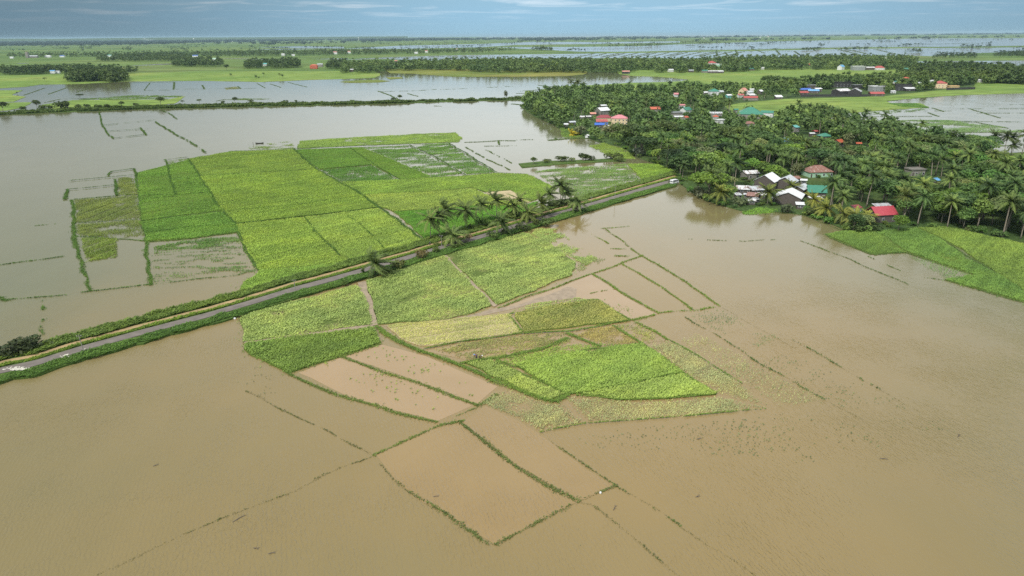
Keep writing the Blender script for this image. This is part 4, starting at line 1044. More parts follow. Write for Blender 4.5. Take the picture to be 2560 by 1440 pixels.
house(2040, 507, 34, 'low white lean-to below the green roof', 'white', 'timber', 'shed', 4, 2.1, 0.5, 0.14, keep=10, name='shed')
house(1986, 461, 32, 'rusty roofed house behind the grey gables', 'rust+old', 'timber', 'gable', 20, 3.2, 0.8, 0.4, keep=14)
house(2010, 462, 20, 'small white roofed hut by the rusty roof', 'white', 'concrete', 'gable', -20, 2.4, 0.9, 0.35, keep=12, name='hut')
house(2049, 443, 68, 'green walled bungalow with a rusty brown hip roof', 'rust+old', 'mint', 'hip', 6, 3.0, 0.7, 0.62, 3, keep=24)
house(2209, 556, 68, 'house with a bright crimson roof beside a round tree', 'crimson+worn', 'timber', 'gable', 10, 3.4, 0.75, 0.72, keep=34)
house(2206, 532, 48, 'long grey zinc roof behind the crimson roof', 'zinc+rust', 'timber', 'shed', 8, 3.0, 0.4, 0.2, keep=14)
house(2142, 532, 26, 'maroon and white shed left of the crimson roof', 'maroon', 'white', 'shed', 14, 2.4, 0.7, 0.22, keep=10, name='shed')
house(2343, 462, 16, 'small blue tarpaulin roof among dark palms', 'sky', 'timber', 'shed', 18, 2.4, 0.9, 0.35, keep=8, win=1, name='shelter')
house(2292, 440, 44, 'grey ruined house deep in the grove', 'concrete', 'concrete', 'flat', 8, 3.6, 0.7, 0, keep=20)
# village in the woods
house(1507, 287, 36, 'white gabled roof above the red roofed compound', 'white', 'concrete', 'gable', 30, 4.2, 0.9, 0.5, keep=18)
house(1508, 272, 20, 'small white roof at the woods behind the gabled one', 'white', 'concrete', 'gable', 24, 3.4, 0.8, 0.3, keep=7)
house(1482, 293, 17, 'small salmon pink roofed hut', 'salmon', 'timber', 'gable', 6, 3.2, 0.8, 0.5, keep=7, name='hut')
house(1456, 300, 14, 'white speckled shack left of the compound', 'white+rust', 'timber', 'shed', -14, 2.8, 0.8, 0.2, keep=7, name='shack')
house(1471, 299, 16, 'second white speckled shack, next to the compound', 'white+rust', 'timber', 'gable', 16, 2.8, 0.8, 0.35, keep=7, name='shack')
house(1511, 304, 40, 'dark red roofed house joined to the pink villa', 'maroon', 'cream', 'hip', 2, 3.6, 0.5, 0.6, 3, keep=10)
house(1550, 312, 44, 'two storey cream villa with a pink hip roof', 'pink+worn', 'cream', 'hip', -8, 5.8, 0.75, 0.5, 4, keep=22, storey2=True)
house(1505, 312, 30, 'low brick red roof in front of the dark red one', 'red', 'concrete', 'shed', 2, 2.8, 0.5, 0.3, keep=8)
house(1504, 321, 36, 'bright blue roofed shelter in front of the villa', 'blue', 'timber', 'gable', -6, 3.0, 0.6, 0.4, keep=9, name='shelter')
house(1518, 324, 18, 'small white hut beside the blue roof', 'white', 'white', 'gable', 18, 2.6, 0.8, 0.35, keep=8, name='hut')
house(1415, 318, 12, 'white shack at the water below the palms', 'white', 'timber', 'shed', 0, 2.4, 0.8, 0.2, keep=6, win=1, name='shack')
house(1430, 313, 20, 'grey white roof among palms near the left shore', 'zinc', 'timber', 'gable', 20, 2.6, 0.8, 0.35, keep=6)
house(1468, 345, 9, 'tiny white boat shed on the grassy point', 'white', 'white', 'gable', 55, 1.8, 1.2, 0.5, keep=6, win=1, name='shed')
house(1638, 283, 27, 'orange red roof showing between dark trees', 'orange', 'concrete', 'gable', 4, 4.2, 0.8, 0.45, keep=9)
house(1716, 284, 30, 'white house with a dark teal gable roof', 'green', 'white', 'gable', 38, 3.6, 0.8, 0.6, keep=15)
house(1705, 273, 16, 'pinkish red roof behind the teal gable', 'pink', 'white', 'gable', 10, 4.2, 0.8, 0.4, keep=5)
house(1692, 293, 30, 'grey flat roofed concrete house beside the teal gable', 'grey', 'concrete', 'flat', 10, 4.4, 0.7, 0, 3, keep=15)
house(1698, 299, 26, 'white awning roof below the flat roofed house', 'white', 'concrete', 'shed', 4, 2.6, 0.4, 0.15, keep=5, name='shed')
house(1790, 293, 34, 'long pale green grey roof by the lane', 'zinc+rust', 'concrete', 'gable', -6, 3.6, 0.5, 0.4, keep=10)
house(1790, 299, 13, 'orange red tent roof on the lane', 'orange', 'white', 'hip', 0, 2.8, 1.0, 0.6, keep=7, win=1, name='tent', cat='tent')
house(1800, 309, 24, 'white walled house beside the orange tent', 'white', 'white', 'flat', 12, 3.2, 0.6, 0, keep=12)
house(1881, 297, 70, 'big hall with a bright green hip roof', 'green+worn', 'concrete', 'hip', -14, 4.4, 0.8, 0.6, 4, keep=22, cat='hall', name='hall')
house(1920, 293, 36, 'green roofed annex beside the big hall', 'green', 'white', 'gable', -28, 4.2, 0.6, 0.5, keep=13)
house(1874, 318, 30, 'brown roofed house in front of the green hall', 'rust', 'concrete', 'hip', 10, 3.2, 0.7, 0.5, keep=10)
house(1840, 283, 12, 'tiny dark green roof between round trees', 'green', 'concrete', 'gable', 4, 3.4, 0.9, 0.5, keep=7, win=1)
house(1714, 303, 16, 'red orange roof half hidden by trees', 'orange', 'concrete', 'gable', 40, 3.4, 0.9, 0.5, keep=7)
house(1786, 240, 26, 'white two storey house with a green hip roof', 'green', 'white', 'hip', 4, 6.0, 0.8, 0.6, 3, keep=15, storey2=True)
house(1764, 238, 16, 'small white gable left of the green hip roof', 'white', 'concrete', 'gable', 20, 3.4, 0.8, 0.4, keep=6)
house(1803, 236, 14, 'small grey shed right of the green hip roof', 'zinc', 'timber', 'shed', 0, 3.2, 0.8, 0.3, keep=6, name='shed')
house(1859, 236, 24, 'house with a faded pink gable and an antenna pole', 'salmon', 'cream', 'gable', 50, 4.6, 0.8, 0.8, keep=11)
house(1874, 238, 20, 'white grey roofed house next to the pink gable', 'zinc', 'white', 'gable', 30, 3.8, 0.8, 0.5, keep=8)
house(1880, 231, 12, 'small white roof behind the pink gable', 'white', 'white', 'gable', -10, 4.0, 0.8, 0.4, keep=5, win=1)
house(1901, 237, 16, 'dark house with a white gabled roof in the hamlet', 'white', 'timber', 'gable', 40, 4.4, 0.9, 0.6, keep=10)
house(1878, 251, 38, 'long low building with a bright red roof', 'red', 'concrete', 'gable', -3, 3.0, 0.4, 0.5, 4, keep=8)
house(1852, 244, 18, 'red and white roof left of the long red one', 'red+old', 'white', 'gable', 14, 3.0, 0.8, 0.45, keep=7)
house(1822, 245, 18, 'white teal house in bushes', 'white', 'aqua', 'gable', 24, 3.2, 0.8, 0.4, keep=8)
house(1881, 245, 20, 'cluttered white tin shack behind the long red roof', 'white+rust', 'timber', 'shed', 8, 3.4, 0.8, 0.2, keep=5, name='shack')
house(1690, 246, 14, 'white house with a pinkish roof among palms', 'pink+old', 'white', 'gable', 10, 5.0, 0.9, 0.6, keep=11, storey2=True)
house(1948, 248, 19, 'white tin roof at the field edge', 'white', 'timber', 'shed', 4, 2.6, 0.7, 0.3, keep=6)
# hamlet behind the right hand flood
house(2010, 237, 24, 'red tarpaulin roof at the end of the stalls', 'red', 'timber', 'gable', 4, 2.6, 0.7, 0.4, keep=6, name='shelter')
house(2015, 231, 30, 'blue tarpaulin roof over the stalls', 'blue', 'timber', 'shed', -4, 3.6, 0.5, 0.2, keep=6, name='shelter')
house(2036, 234, 30, 'pale blue and white tin roof beside the blue tarpaulin', 'sky+old', 'timber', 'gable', -18, 3.6, 0.7, 0.35, keep=8)
house(2045, 230, 22, 'white tin roof behind the pale blue one', 'white', 'timber', 'gable', 14, 4.2, 0.7, 0.3, keep=7)
house(2030, 221, 30, 'dark timber house above the stalls', 'grey', 'timber', 'flat', 0, 4.4, 0.6, 0, keep=9)
house(2107, 240, 46, 'open warehouse with white slatted roof, left bay', 'white+rust', 'dark', 'gable', 24, 6.4, 0.7, 0.35, 3, keep=17, name='warehouse', cat='warehouse')
house(2142, 241, 34, 'open warehouse with arched dark front, right bay', 'zinc+rust', 'dark', 'gable', 60, 6.0, 0.9, 0.5, 2, keep=17, name='warehouse', cat='warehouse')
house(2108, 219, 52, 'long dark unfinished concrete building with open storeys', 'dark', 'dark', 'flat', -4, 8.0, 0.25, 0, 6, keep=15, storey2=True, name='building', cat='building')
house(2147, 222, 26, 'dark low house beside the unfinished building', 'grey', 'dark', 'flat', 2, 5.4, 0.5, 0, keep=9)
house(2196, 229, 38, 'grey two storey block with a white roof edge', 'white', 'grey', 'flat', 4, 7.0, 0.6, 0, 3, keep=18, storey2=True, name='building', cat='building')
house(2194, 241, 36, 'small brown house with a red roof by the field', 'red', 'timber', 'gable', -4, 3.2, 0.6, 0.4, keep=11)
house(2258, 227, 42, 'black three storey house with white window frames', 'dark', 'dark', 'flat', -6, 8.6, 0.5, 0, 4, keep=22, storey2=True, name='building', cat='building')
house(2265, 210, 16, 'small orange roofed tower room over the black house', 'orange', 'concrete', 'hip', 0, 9.0, 0.9, 0.4, keep=8, win=1)
house(2240, 215, 18, 'teal roofed house beside the black house', 'teal', 'white', 'gable', 30, 5.4, 0.8, 0.5, keep=8)
house(2277, 228, 28, 'white awning roof in front of the black house', 'white', 'dark', 'shed', 2, 3.4, 0.5, 0.2, keep=8, name='shed')
house(2234, 233, 12, 'tiny white shed at the field corner', 'white', 'white', 'shed', 0, 2.4, 0.7, 0.2, keep=5, win=1, name='shed')
house(2353, 221, 30, 'cream two storey house with a red roof', 'red', 'cream', 'hip', -6, 7.2, 0.8, 0.5, 3, keep=17, storey2=True)
house(2330, 212, 18, 'white roof left of the cream house', 'white', 'white', 'gable', 10, 5.5, 0.8, 0.4, keep=7)
house(2386, 222, 26, 'unfinished tan house behind the black wall', 'tan', 'tan', 'flat', -8, 3.8, 0.6, 0, keep=7)
house(2300, 215, 16, 'pale grey shack in the trees right of the black house', 'zinc', 'concrete', 'gable', 16, 4.2, 0.8, 0.4, keep=6, name='shack')
house(2450, 206, 12, 'white hut in the dark woods', 'white', 'white', 'gable', 0, 3.6, 0.8, 0.4, keep=5, win=1, name='hut')
# roofs in the coconut grove
house(1990, 335, 18, 'small two storey house with an aqua roof in the grove', 'aqua', 'concrete', 'shed', 24, 5.4, 0.9, 0.3, keep=14, storey2=True, win=1)
house(2038, 338, 16, 'small red roof in the grove', 'red', 'timber', 'gable', 30, 3.0, 0.8, 0.5, keep=7)
house(2030, 342, 14, 'small white roof beside the small red one', 'white', 'timber', 'gable', 0, 2.6, 0.8, 0.3, keep=5, win=1)
house(2065, 351, 32, 'house with a rounded green roof in the grove', 'green+worn', 'timber', 'hip', 8, 3.2, 0.9, 0.5, keep=10)
house(2098, 370, 30, 'bright orange red roof in the grove', 'orange', 'timber', 'gable', 40, 4.0, 0.8, 0.6, keep=16)
house(2147, 372, 16, 'smaller orange red roof in the grove', 'orange', 'timber', 'gable', -14, 3.6, 0.8, 0.5, keep=7)
house(1966, 357, 12, 'pale blue hut among the palms', 'sky', 'sky', 'shed', 10, 2.6, 0.8, 0.3, keep=5, win=1, name='hut')
# along the long woods
house(1565, 184.5, 19, 'grey roofed farm hut on the meadow beyond the flood', 'salmon+old', 'dark', 'gable', 0, 4.5, 0.6, 0.35, keep=7, z0=LAND + .05, name='hut')
house(1677, 180, 15, 'white roofed house under the long woods', 'white', 'white', 'gable', 12, 4.5, 0.7, 0.4, keep=6)
house(1780, 165, 22, 'white house with a red roof in the long woods', 'red', 'white', 'hip', 10, 7.5, 0.8, 0.6, keep=12, storey2=True)
house(1797, 166, 14, 'white and green low house next to the red roof in the long woods', 'white', 'mint', 'gable', 0, 5, 0.6, 0.3, keep=5)
house(1762, 182, 16, 'green roofed house under the long woods', 'green', 'concrete', 'gable', 8, 4, 0.6, 0.5, keep=6)
house(1783, 183, 26, 'row of white and green roofs at the meadow edge', 'white+rust', 'timber', 'gable', -4, 4, 0.4, 0.3, 3, keep=6)
house(1802, 183, 16, 'white shed at the end of the row of roofs', 'white', 'timber', 'shed', 6, 3.6, 0.6, 0.2, keep=5, name='shed')
house(1728, 181, 14, 'pale roof behind the meadow left of the row of roofs', 'zinc', 'timber', 'gable', 6, 4, 0.6, 0.4, keep=5)
house(1880, 176.5, 14, 'dark green roof under the long woods', 'green', 'timber', 'gable', 0, 4.2, 0.6, 0.4, keep=5)
house(1907, 174, 8, 'tiny white hut under the long woods', 'white', 'white', 'gable', 10, 4.2, 0.8, 0.4, keep=5, win=1, name='hut')
house(2104, 175, 18, 'bright sky blue gabled house at the meadow', 'sky', 'white', 'gable', 40, 7.0, 0.8, 0.7, keep=13, storey2=True)
house(2023, 165, 8, 'orange roof deep in the long woods', 'orange', 'timber', 'gable', 0, 4, 0.8, 0.5, keep=4, win=1)
house(2147, 176, 32, 'grey two storey block with a white top', 'white', 'grey', 'flat', 2, 8.5, 0.5, 0, 4, keep=16, storey2=True, name='building', cat='building')
house(2176, 175, 24, 'white and rusty roofs beside the red hip roof', 'white+rust', 'timber', 'gable', 6, 5, 0.5, 0.35, keep=8)
house(2200, 175, 25, 'house with a wide red hip roof at the meadow', 'red', 'white', 'hip', 0, 4.6, 0.6, 0.6, keep=8)
house(2267, 179, 22, 'long green roof at the end of the meadow', 'green', 'timber', 'gable', 0, 5, 0.5, 0.5, keep=7)
house(2215, 147, 6, 'tiny white house on the far edge of the woods', 'white', 'white', 'gable', 0, 4.2, 0.8, 0.4, keep=3, win=1)
# far left
house(784, 171.5, 20, 'bright orange house at the end of the far grove', 'orange', 'orange', 'hip', 4, 8.0, 0.6, 0.4, 4, keep=9, storey2=True)
house(800, 167, 14, 'grey roofed house behind the orange one', 'zinc', 'concrete', 'gable', 0, 6.5, 0.6, 0.4, keep=6)
house(662, 165, 13, 'aqua roofed house in the far grove', 'aqua', 'white', 'gable', 10, 5.5, 0.6, 0.6, keep=5)
house(535, 151, 10, 'small pale green roof in the far grove', 'mint', 'white', 'gable', 0, 6, 0.7, 0.4, keep=4)
house(488, 143, 14, 'blue roofed shed in the far tree line', 'blue', 'white', 'gable', 0, 6.5, 0.5, 0.4, keep=5)
house(131, 183.5, 13, 'pale blue roofed house below the left grove', 'sky', 'white', 'gable', 6, 5.5, 0.6, 0.5, keep=5)
house(144, 183, 11, 'low white house below the left grove', 'white', 'white', 'gable', 0, 4.6, 0.5, 0.3, keep=4)
house(119, 143.5, 15, 'bright white arched shed by the far tree line', 'white', 'white', 'hip', 0, 6, 0.4, 0.5, keep=5, name='shed')
house(82, 144, 22, 'grey warehouse roof by the far tree line', 'zinc', 'concrete', 'gable', 12, 6, 0.5, 0.35, keep=6, name='warehouse', cat='warehouse')
house(68, 144.5, 7, 'tall tan silo house by the far tree line', 'tan', 'concrete', 'flat', 0, 24, 0.8, 0, 1, keep=12, name='tower', cat='tower')
house(29, 146, 9, 'small white house at the left end of the far tree line', 'white', 'white', 'gable', 0, 5, 0.5, 0.4, keep=4)
house(155, 143, 12, 'blue roofed shed beside the white arched one', 'blue', 'white', 'gable', 0, 6.5, 0.5, 0.4, keep=4)
house(273, 142, 11, 'aqua roofed house in the far tree line', 'aqua', 'white', 'gable', 0, 6.5, 0.5, 0.4, keep=4)
house(838, 135.5, 10, 'pink and white house in the second tree line', 'pink', 'white', 'gable', 0, 9, 0.6, 0.5, keep=5)
house(873, 133, 8, 'pinkish roof in the second tree line', 'salmon', 'white', 'gable', 0, 8, 0.6, 0.5, keep=4)
house(1066, 132, 7, 'red and white house in the second tree line', 'red', 'white', 'gable', 0, 10, 0.6, 0.5, keep=4)
house(1040, 134.5, 9, 'white roofed shed below the second tree line', 'white', 'white', 'gable', 0, 6, 0.5, 0.4, keep=4, name='shed')
house(708, 139, 9, 'white roof in the second tree line', 'white', 'white', 'gable', 0, 7, 0.5, 0.4, keep=4)
house(733, 140, 8, 'white and pink roof in the second tree line', 'white+rust', 'white', 'gable', 0, 6, 0.5, 0.4, keep=4)
house(878, 179.5, 12, 'white grey hut at the edge of the long woods', 'white', 'timber', 'gable', 8, 5, 0.7, 0.4, keep=5, name='hut')
house(990, 156, 8, 'reddish roof in the grove behind the long woods', 'salmon', 'timber', 'gable', 0, 5, 0.6, 0.5, keep=4)


# walls of the hamlet
def wall_line(x0, y0, x1, y1, h, label, mat='dark'):
    a, b = P(x0, y0, LAND), P(x1, y1, LAND)
    L = (b - a).length
    o = empty('boundary_wall', a, math.atan2(b.y - a.y, b.x - a.x))
    tag(o, label, 'wall')
    MB().box(0, L, -0.12, 0.12, -0.2, h).build('panel', rmat(mat), o)
    n = max(2, min(20, int(L / 9)))
    for i in range(n + 1):
        MB().box(L * i / n - .2, L * i / n + .2, -0.2, 0.2, -0.2, h + 0.25).build('post', rmat(mat), o)
    return o


wall_line(2002, 242, 2168, 241.5, 3.0, 'long dark wall along the field below the warehouse')
wall_line(2366, 225.5, 2437, 223.5, 3.4, 'dark wall ending at the green field by the cream house')

# ------------------------------------------------------------------ trees
LC = [(0.12, 0.21, 0.06), (0.15, 0.245, 0.065), (0.085, 0.16, 0.055), (0.185, 0.28, 0.07), (0.12, 0.245, 0.055), (0.185, 0.24, 0.10)]


M['frond'] = leaf_mat('palm fronds', 0.42, 1.75, 0.25, (1.35, 1.2, 0.75), 0.25)


def palm_crown(seed, nf=24, wind=0.55, L=4.3):
    r = np.random.default_rng(seed)
    V, Fc, T = [], [], []

    def quad(a, b, c, d, t):
        n = len(V)
        V.extend([a, b, c, d]); Fc.append((n, n + 1, n + 2, n + 3)); T.extend([t] * 4)
    for i in range(nf):
        az = 2 * np.pi * i / nf * 2.4 + r.uniform(-.3, .3)
        lvl = (i + 0.5) / nf
        el = np.radians(78 - 118 * lvl ** 0.9 + r.uniform(-8, 8))
        ln = L * r.uniform(0.8, 1.1) * (0.82 + 0.3 * math.sin(lvl * 2.6))
        d = np.array([math.cos(az) * math.cos(el), math.sin(az) * math.cos(el), math.sin(el)])
        p = np.zeros(3)
        seg = 9
        pts = [p.copy()]
        for k in range(seg):
            d = d + np.array([WIND[0] * wind, WIND[1] * wind, -0.42]) * (0.16 + 0.24 * k / seg)
            d = d / np.linalg.norm(d)
            p = p + d * ln / seg
            pts.append(p.copy())
        tone = np.clip(r.uniform(0.2, 0.6) + (0.35 if lvl > 0.82 else 0), 0, 1)
        for k in range(seg):
            a, b = pts[k], pts[k + 1]
            t = (b - a) / np.linalg.norm(b - a)
            side = np.cross(t, [0, 0, 1.0])
            side /= np.linalg.norm(side) + 1e-6
            upv = np.cross(side, t)
            quad(a - side * .035, b - side * .03, b + side * .03, a + side * .035, 1.0)
            wl_ = ln * 0.185 * math.sin(math.pi * min(0.97, 0.14 + 0.82 * (k + .5) / seg)) ** 0.7
            for s in (-1, 1):
                for h in (0, 0.34, 0.67):
                    q = a + (b - a) * h
                    q2 = a + (b - a) * (h + 0.42)
                    out = side * s * 0.86 + t * 0.55 - upv * 0.0 + np.array([WIND[0] * 0.35, WIND[1] * 0.35, -0.45 + r.uniform(-.2, .25)])
                    out = out / np.linalg.norm(out) * wl_ * r.uniform(0.8, 1.15)
                    quad(q, q2, q2 + out * 0.98, q + out * 0.9 + (q2 - q) * 0.6, np.clip(tone + r.uniform(-.2, .2), 0, 1))
    return np_mesh('palm_crown', V, Fc, M['frond'], T)


def trunk_mesh(seed, lean=0.12, r0=0.020, r1=0.012, n=7):
    r = random.Random(seed)
    a = r.uniform(-0.6, 1.6)
    pts, rad = [], []
    for i in range(n):
        t = i / (n - 1)
        pts.append((lean * t ** 1.7 * math.cos(a), lean * t ** 1.7 * math.sin(a), t))
        rad.append((r0 * 1.7 if i == 0 else r0 + (r1 - r0) * t))
    m = MB().tube(pts, rad, 7)
    return m.mesh('palm_trunk', M['trunk'], True), pts[-1]


PALM_C = [palm_crown(100 + i, nf=32 + 3 * (i % 3), wind=(0.35, 0.6, 0.8)[i % 3], L=4.7) for i in range(7)]
PALM_T = [trunk_mesh(50 + i, (0.04, 0.10, 0.16, 0.08)[i % 4]) for i in range(5)]
FRUIT = None


def make_palm(x, y, h, label, group=None, z=LAND, s=1.0, i=0, color=None, rz=None):
    o = empty('coconut_palm', (x, y, z - 0.05), random.uniform(-.5, .5) if rz is None else rz)
    tag(o, label, 'palm tree', group)
    tm, tip = PALM_T[i % len(PALM_T)]
    t = link('trunk', tm, o)
    t.scale = (h, h, h)
    c = link('crown', PALM_C[i % len(PALM_C)], o, (tip[0] * h, tip[1] * h, tip[2] * h - 0.02))
    c.scale = (s, s, s * random.uniform(0.9, 1.1))
    c.color = (*(color or random.choice([(0.095, 0.165, 0.055), (0.115, 0.19, 0.06), (0.08, 0.145, 0.05), (0.135, 0.20, 0.06)])), 1)
    return o


def leaf_cloud(r, lobes, n, ls, flat=0.75, under=0.35):
    """leaf clumps spread over lobes -> quads; each lobe (centre, radius)"""
    V, T = [], []
    tot = sum(q[1] ** 2 for q in lobes)
    for (c, rad) in lobes:
        k = int(n * rad ** 2 / tot)
        tone = r.uniform(0.1, 0.9)
        for _ in range(k):
            d = r.normal(size=3)
            d /= np.linalg.norm(d)
            if d[2] < -0.3 and r.random() > under:
                d[2] = abs(d[2])
            p = np.array(c) + d * rad * r.uniform(0.62, 1.08) * np.array([1, 1, flat])
            nrm = d * 0.55 + r.normal(size=3) * 0.6 + np.array([0, 0, 0.45])
            nrm /= np.linalg.norm(nrm)
            u = np.cross(nrm, r.normal(size=3)); u /= np.linalg.norm(u)
            w = np.cross(nrm, u)
            s = ls * r.uniform(0.6, 1.35)
            V += [p - u * s, p + w * s * 0.55 - u * s * .1, p + u * s, p - w * s * 0.55 + u * s * .1]
            T += [np.clip(tone * 0.55 + r.uniform(0, 0.45), 0, 1)] * 4
    f = np.arange(len(V)).reshape(-1, 4)
    return np.array(V), f, np.array(T)


def broadleaf(seed, shape='round'):
    """unit tree (height 1): trunk with limbs + leafy crown"""
    r = np.random.default_rng(seed)
    lobes, limb = [], []
    if shape == 'umbrella':
        nl, base, spread, rad, flat = 13, 0.70, 0.62, (0.17, 0.27), 0.5
    elif shape == 'tall':
        nl, base, spread, rad, flat = 11, 0.58, 0.20, (0.12, 0.19), 0.95
    elif shape == 'open':
        nl, base, spread, rad, flat = 12, 0.62, 0.36, (0.10, 0.18), 0.8
    else:
        nl, base, spread, rad, flat = 11, 0.60, 0.30, (0.17, 0.26), 0.85
    for i in range(nl):
        a = 2 * np.pi * i / nl * 1.618 * 2 + r.uniform(-.4, .4)
        d = spread * math.sqrt((i + 0.4) / nl) * r.uniform(0.75, 1.1)
        zz = base + (1 - base) * 0.62 * (1 - (d / (spread * 1.1)) ** 2) * r.uniform(0.5, 1.0) + r.uniform(-.1, .08) * (1 - base)
        if shape == 'tall':
            zz = 0.32 + 0.58 * (i + .5) / nl
            d *= 1.1 - 0.6 * (i / nl)
        q = r.uniform(*rad)
        lobes.append(((math.cos(a) * d + 0.05, math.sin(a) * d + 0.03, zz), q))
        limb.append((math.cos(a) * d * 0.9, math.sin(a) * d * 0.9, zz - q * 0.2))
    n = {'umbrella': 1500, 'open': 620, 'tall': 800}.get(shape, 1150)
    ls = {'umbrella': 0.052, 'open': 0.042, 'tall': 0.042}.get(shape, 0.048)
    v, f, t = leaf_cloud(r, lobes, n, ls, flat)
    crown = np_mesh('tree_crown', v, f, M['leaf'], t)
    m = MB()
    hb = base * 0.62 if shape != 'tall' else 0.7
    m.tube([(0, 0, -0.02), (0.01, 0.0, hb * 0.5), (0.02, 0.01, hb)], [0.034, 0.024, 0.020], 7)
    for q in limb[::2]:
        z0 = hb if shape != 'tall' else max(0.15, q[2] - 0.15)
        m.tube([(0.02, 0.01, z0 - 0.02), (q[0] * 0.5, q[1] * 0.5, (z0 + q[2]) / 2 + 0.02), q], [0.015, 0.010, 0.004], 5)
    return m.mesh('tree_trunk', M['trunk'], True), crown


BL = {'round': [broadleaf(300 + i, 'round') for i in range(5)], 'umbrella': [broadleaf(330 + i, 'umbrella') for i in range(3)], 'tall': [broadleaf(350 + i, 'tall') for i in range(3)], 'open': [broadleaf(370 + i, 'open') for i in range(3)]}


def make_tree(x, y, h, label, shape='round', group=None, z=LAND, color=None, wid=1.0, name='broadleaf_tree', cat='tree', i=None):
    o = empty(name, (x, y, z - 0.1), random.uniform(0, 6.28))
    tag(o, label, cat, group)
    tm, cm = random.choice(BL[shape]) if i is None else BL[shape][i % len(BL[shape])]
    t = link('trunk', tm, o)
    c = link('crown', cm, o)
    t.scale = (h, h, h)
    c.scale = (h * wid, h * wid, h)
    c.color = (*(color or random.choice(LC)), 1)
    return o


def shrub_meshes(seed):
    r = np.random.default_rng(seed)
    lobes = [((math.cos(a) * d, math.sin(a) * d, z), q) for a, d, z, q in [(r.uniform(0, 6.3), r.uniform(0.1, 0.75), r.uniform(0.3, 0.68), r.uniform(0.24, 0.42)) for _ in range(7)]]
    v, f, t = leaf_cloud(r, lobes, 330, 0.115, 0.8)
    v[:, 2] = np.maximum(v[:, 2], 0.0)
    m = MB()
    for c, q in lobes[:5]:
        m.tube([(0, 0, -0.03), (c[0] * 0.5, c[1] * 0.5, c[2] * 0.5), (c[0], c[1], c[2])], [0.04, 0.028, 0.012], 5)
    return m.mesh('shrub_stem', M['trunk'], True), np_mesh('shrub_crown', v, f, M['leaf'], t)


SH = [shrub_meshes(500 + i) for i in range(6)]


def make_shrub(x, y, h, label, group=None, z=LAND, color=None, wid=1.0, i=None, name='shrub', rz=None):
    o = empty(name, (x, y, z - 0.05), random.uniform(0, 6.28) if rz is None else rz)
    tag(o, label, 'bush', group)
    tm, cm = random.choice(SH) if i is None else SH[i % len(SH)]
    t = link('stem', tm, o)
    c = link('crown', cm, o)
    for q in (t, c):
        q.scale = (h * wid, h * wid, h)
    c.color = (*(color or random.choice(LC)), 1)
    return o


def m_per_px(x, y, z=0):
    return float(depth(x, y, z)) / F


# --- palms along the road (base px, hub height px)
RP = [(1077, 600, 43, 1.0, 'coconut palm at the left end of the roadside row, hanging fronds'), (1098, 595, 47, 0.85, 'slim coconut palm between the two left palms of the row'), (1116, 589, 52, 1.0, 'tall coconut palm, third of the roadside row from the left'),
      (1165, 577, 42, 1.0, 'coconut palm with drooping fronds standing apart behind the road'), (1206, 558, 39, 1.0, 'coconut palm above the round bush by the road'), (1241, 550, 40, 1.0, 'tallest wind torn palm of the row beside the bare plot'),
      (1281, 547, 28, 0.9, 'short coconut palm in the thicket by the bare plot'), (1298, 543, 35, 0.95, 'coconut palm leaning over the thicket by the road'), (1322, 557, 20, 1.0, 'low spreading coconut palm on the road side of the thicket'),
      (1356, 544, 27, 1.0, 'coconut palm beside the dirt strip with a yellow skirt of fronds'), (1401, 513, 41, 1.0, 'tall coconut palm rising from the clump near the road end'), (1372, 515, 23, 0.9, 'short coconut palm left in the clump near the road end'),
      (1420, 512, 24, 0.85, 'short coconut palm right in the clump near the road end'), (1444, 534, 24, 0.9, 'lone coconut palm mirrored in the flood beside the road'), (1254, 590, 31, 1.0, 'spreading palm on the near side of the road with yellow ribs'),
      (1133, 615, 22, 1.05, 'low spreading palm on the near verge of the road'), (937, 690, 26, 1.05, 'lone palm on the near verge, farthest from the row')]
for i, (px, py, hp, s, lb) in enumerate(RP):
    x, y = map(float, g(px, py))
    k = m_per_px(x, y)
    make_palm(x, y, hp * k * 1.16 + 0.3, lb, z=0.5, s=s * 1.42, i=i, color=(0.125, 0.18, 0.055), rz=random.uniform(-.25, .25))
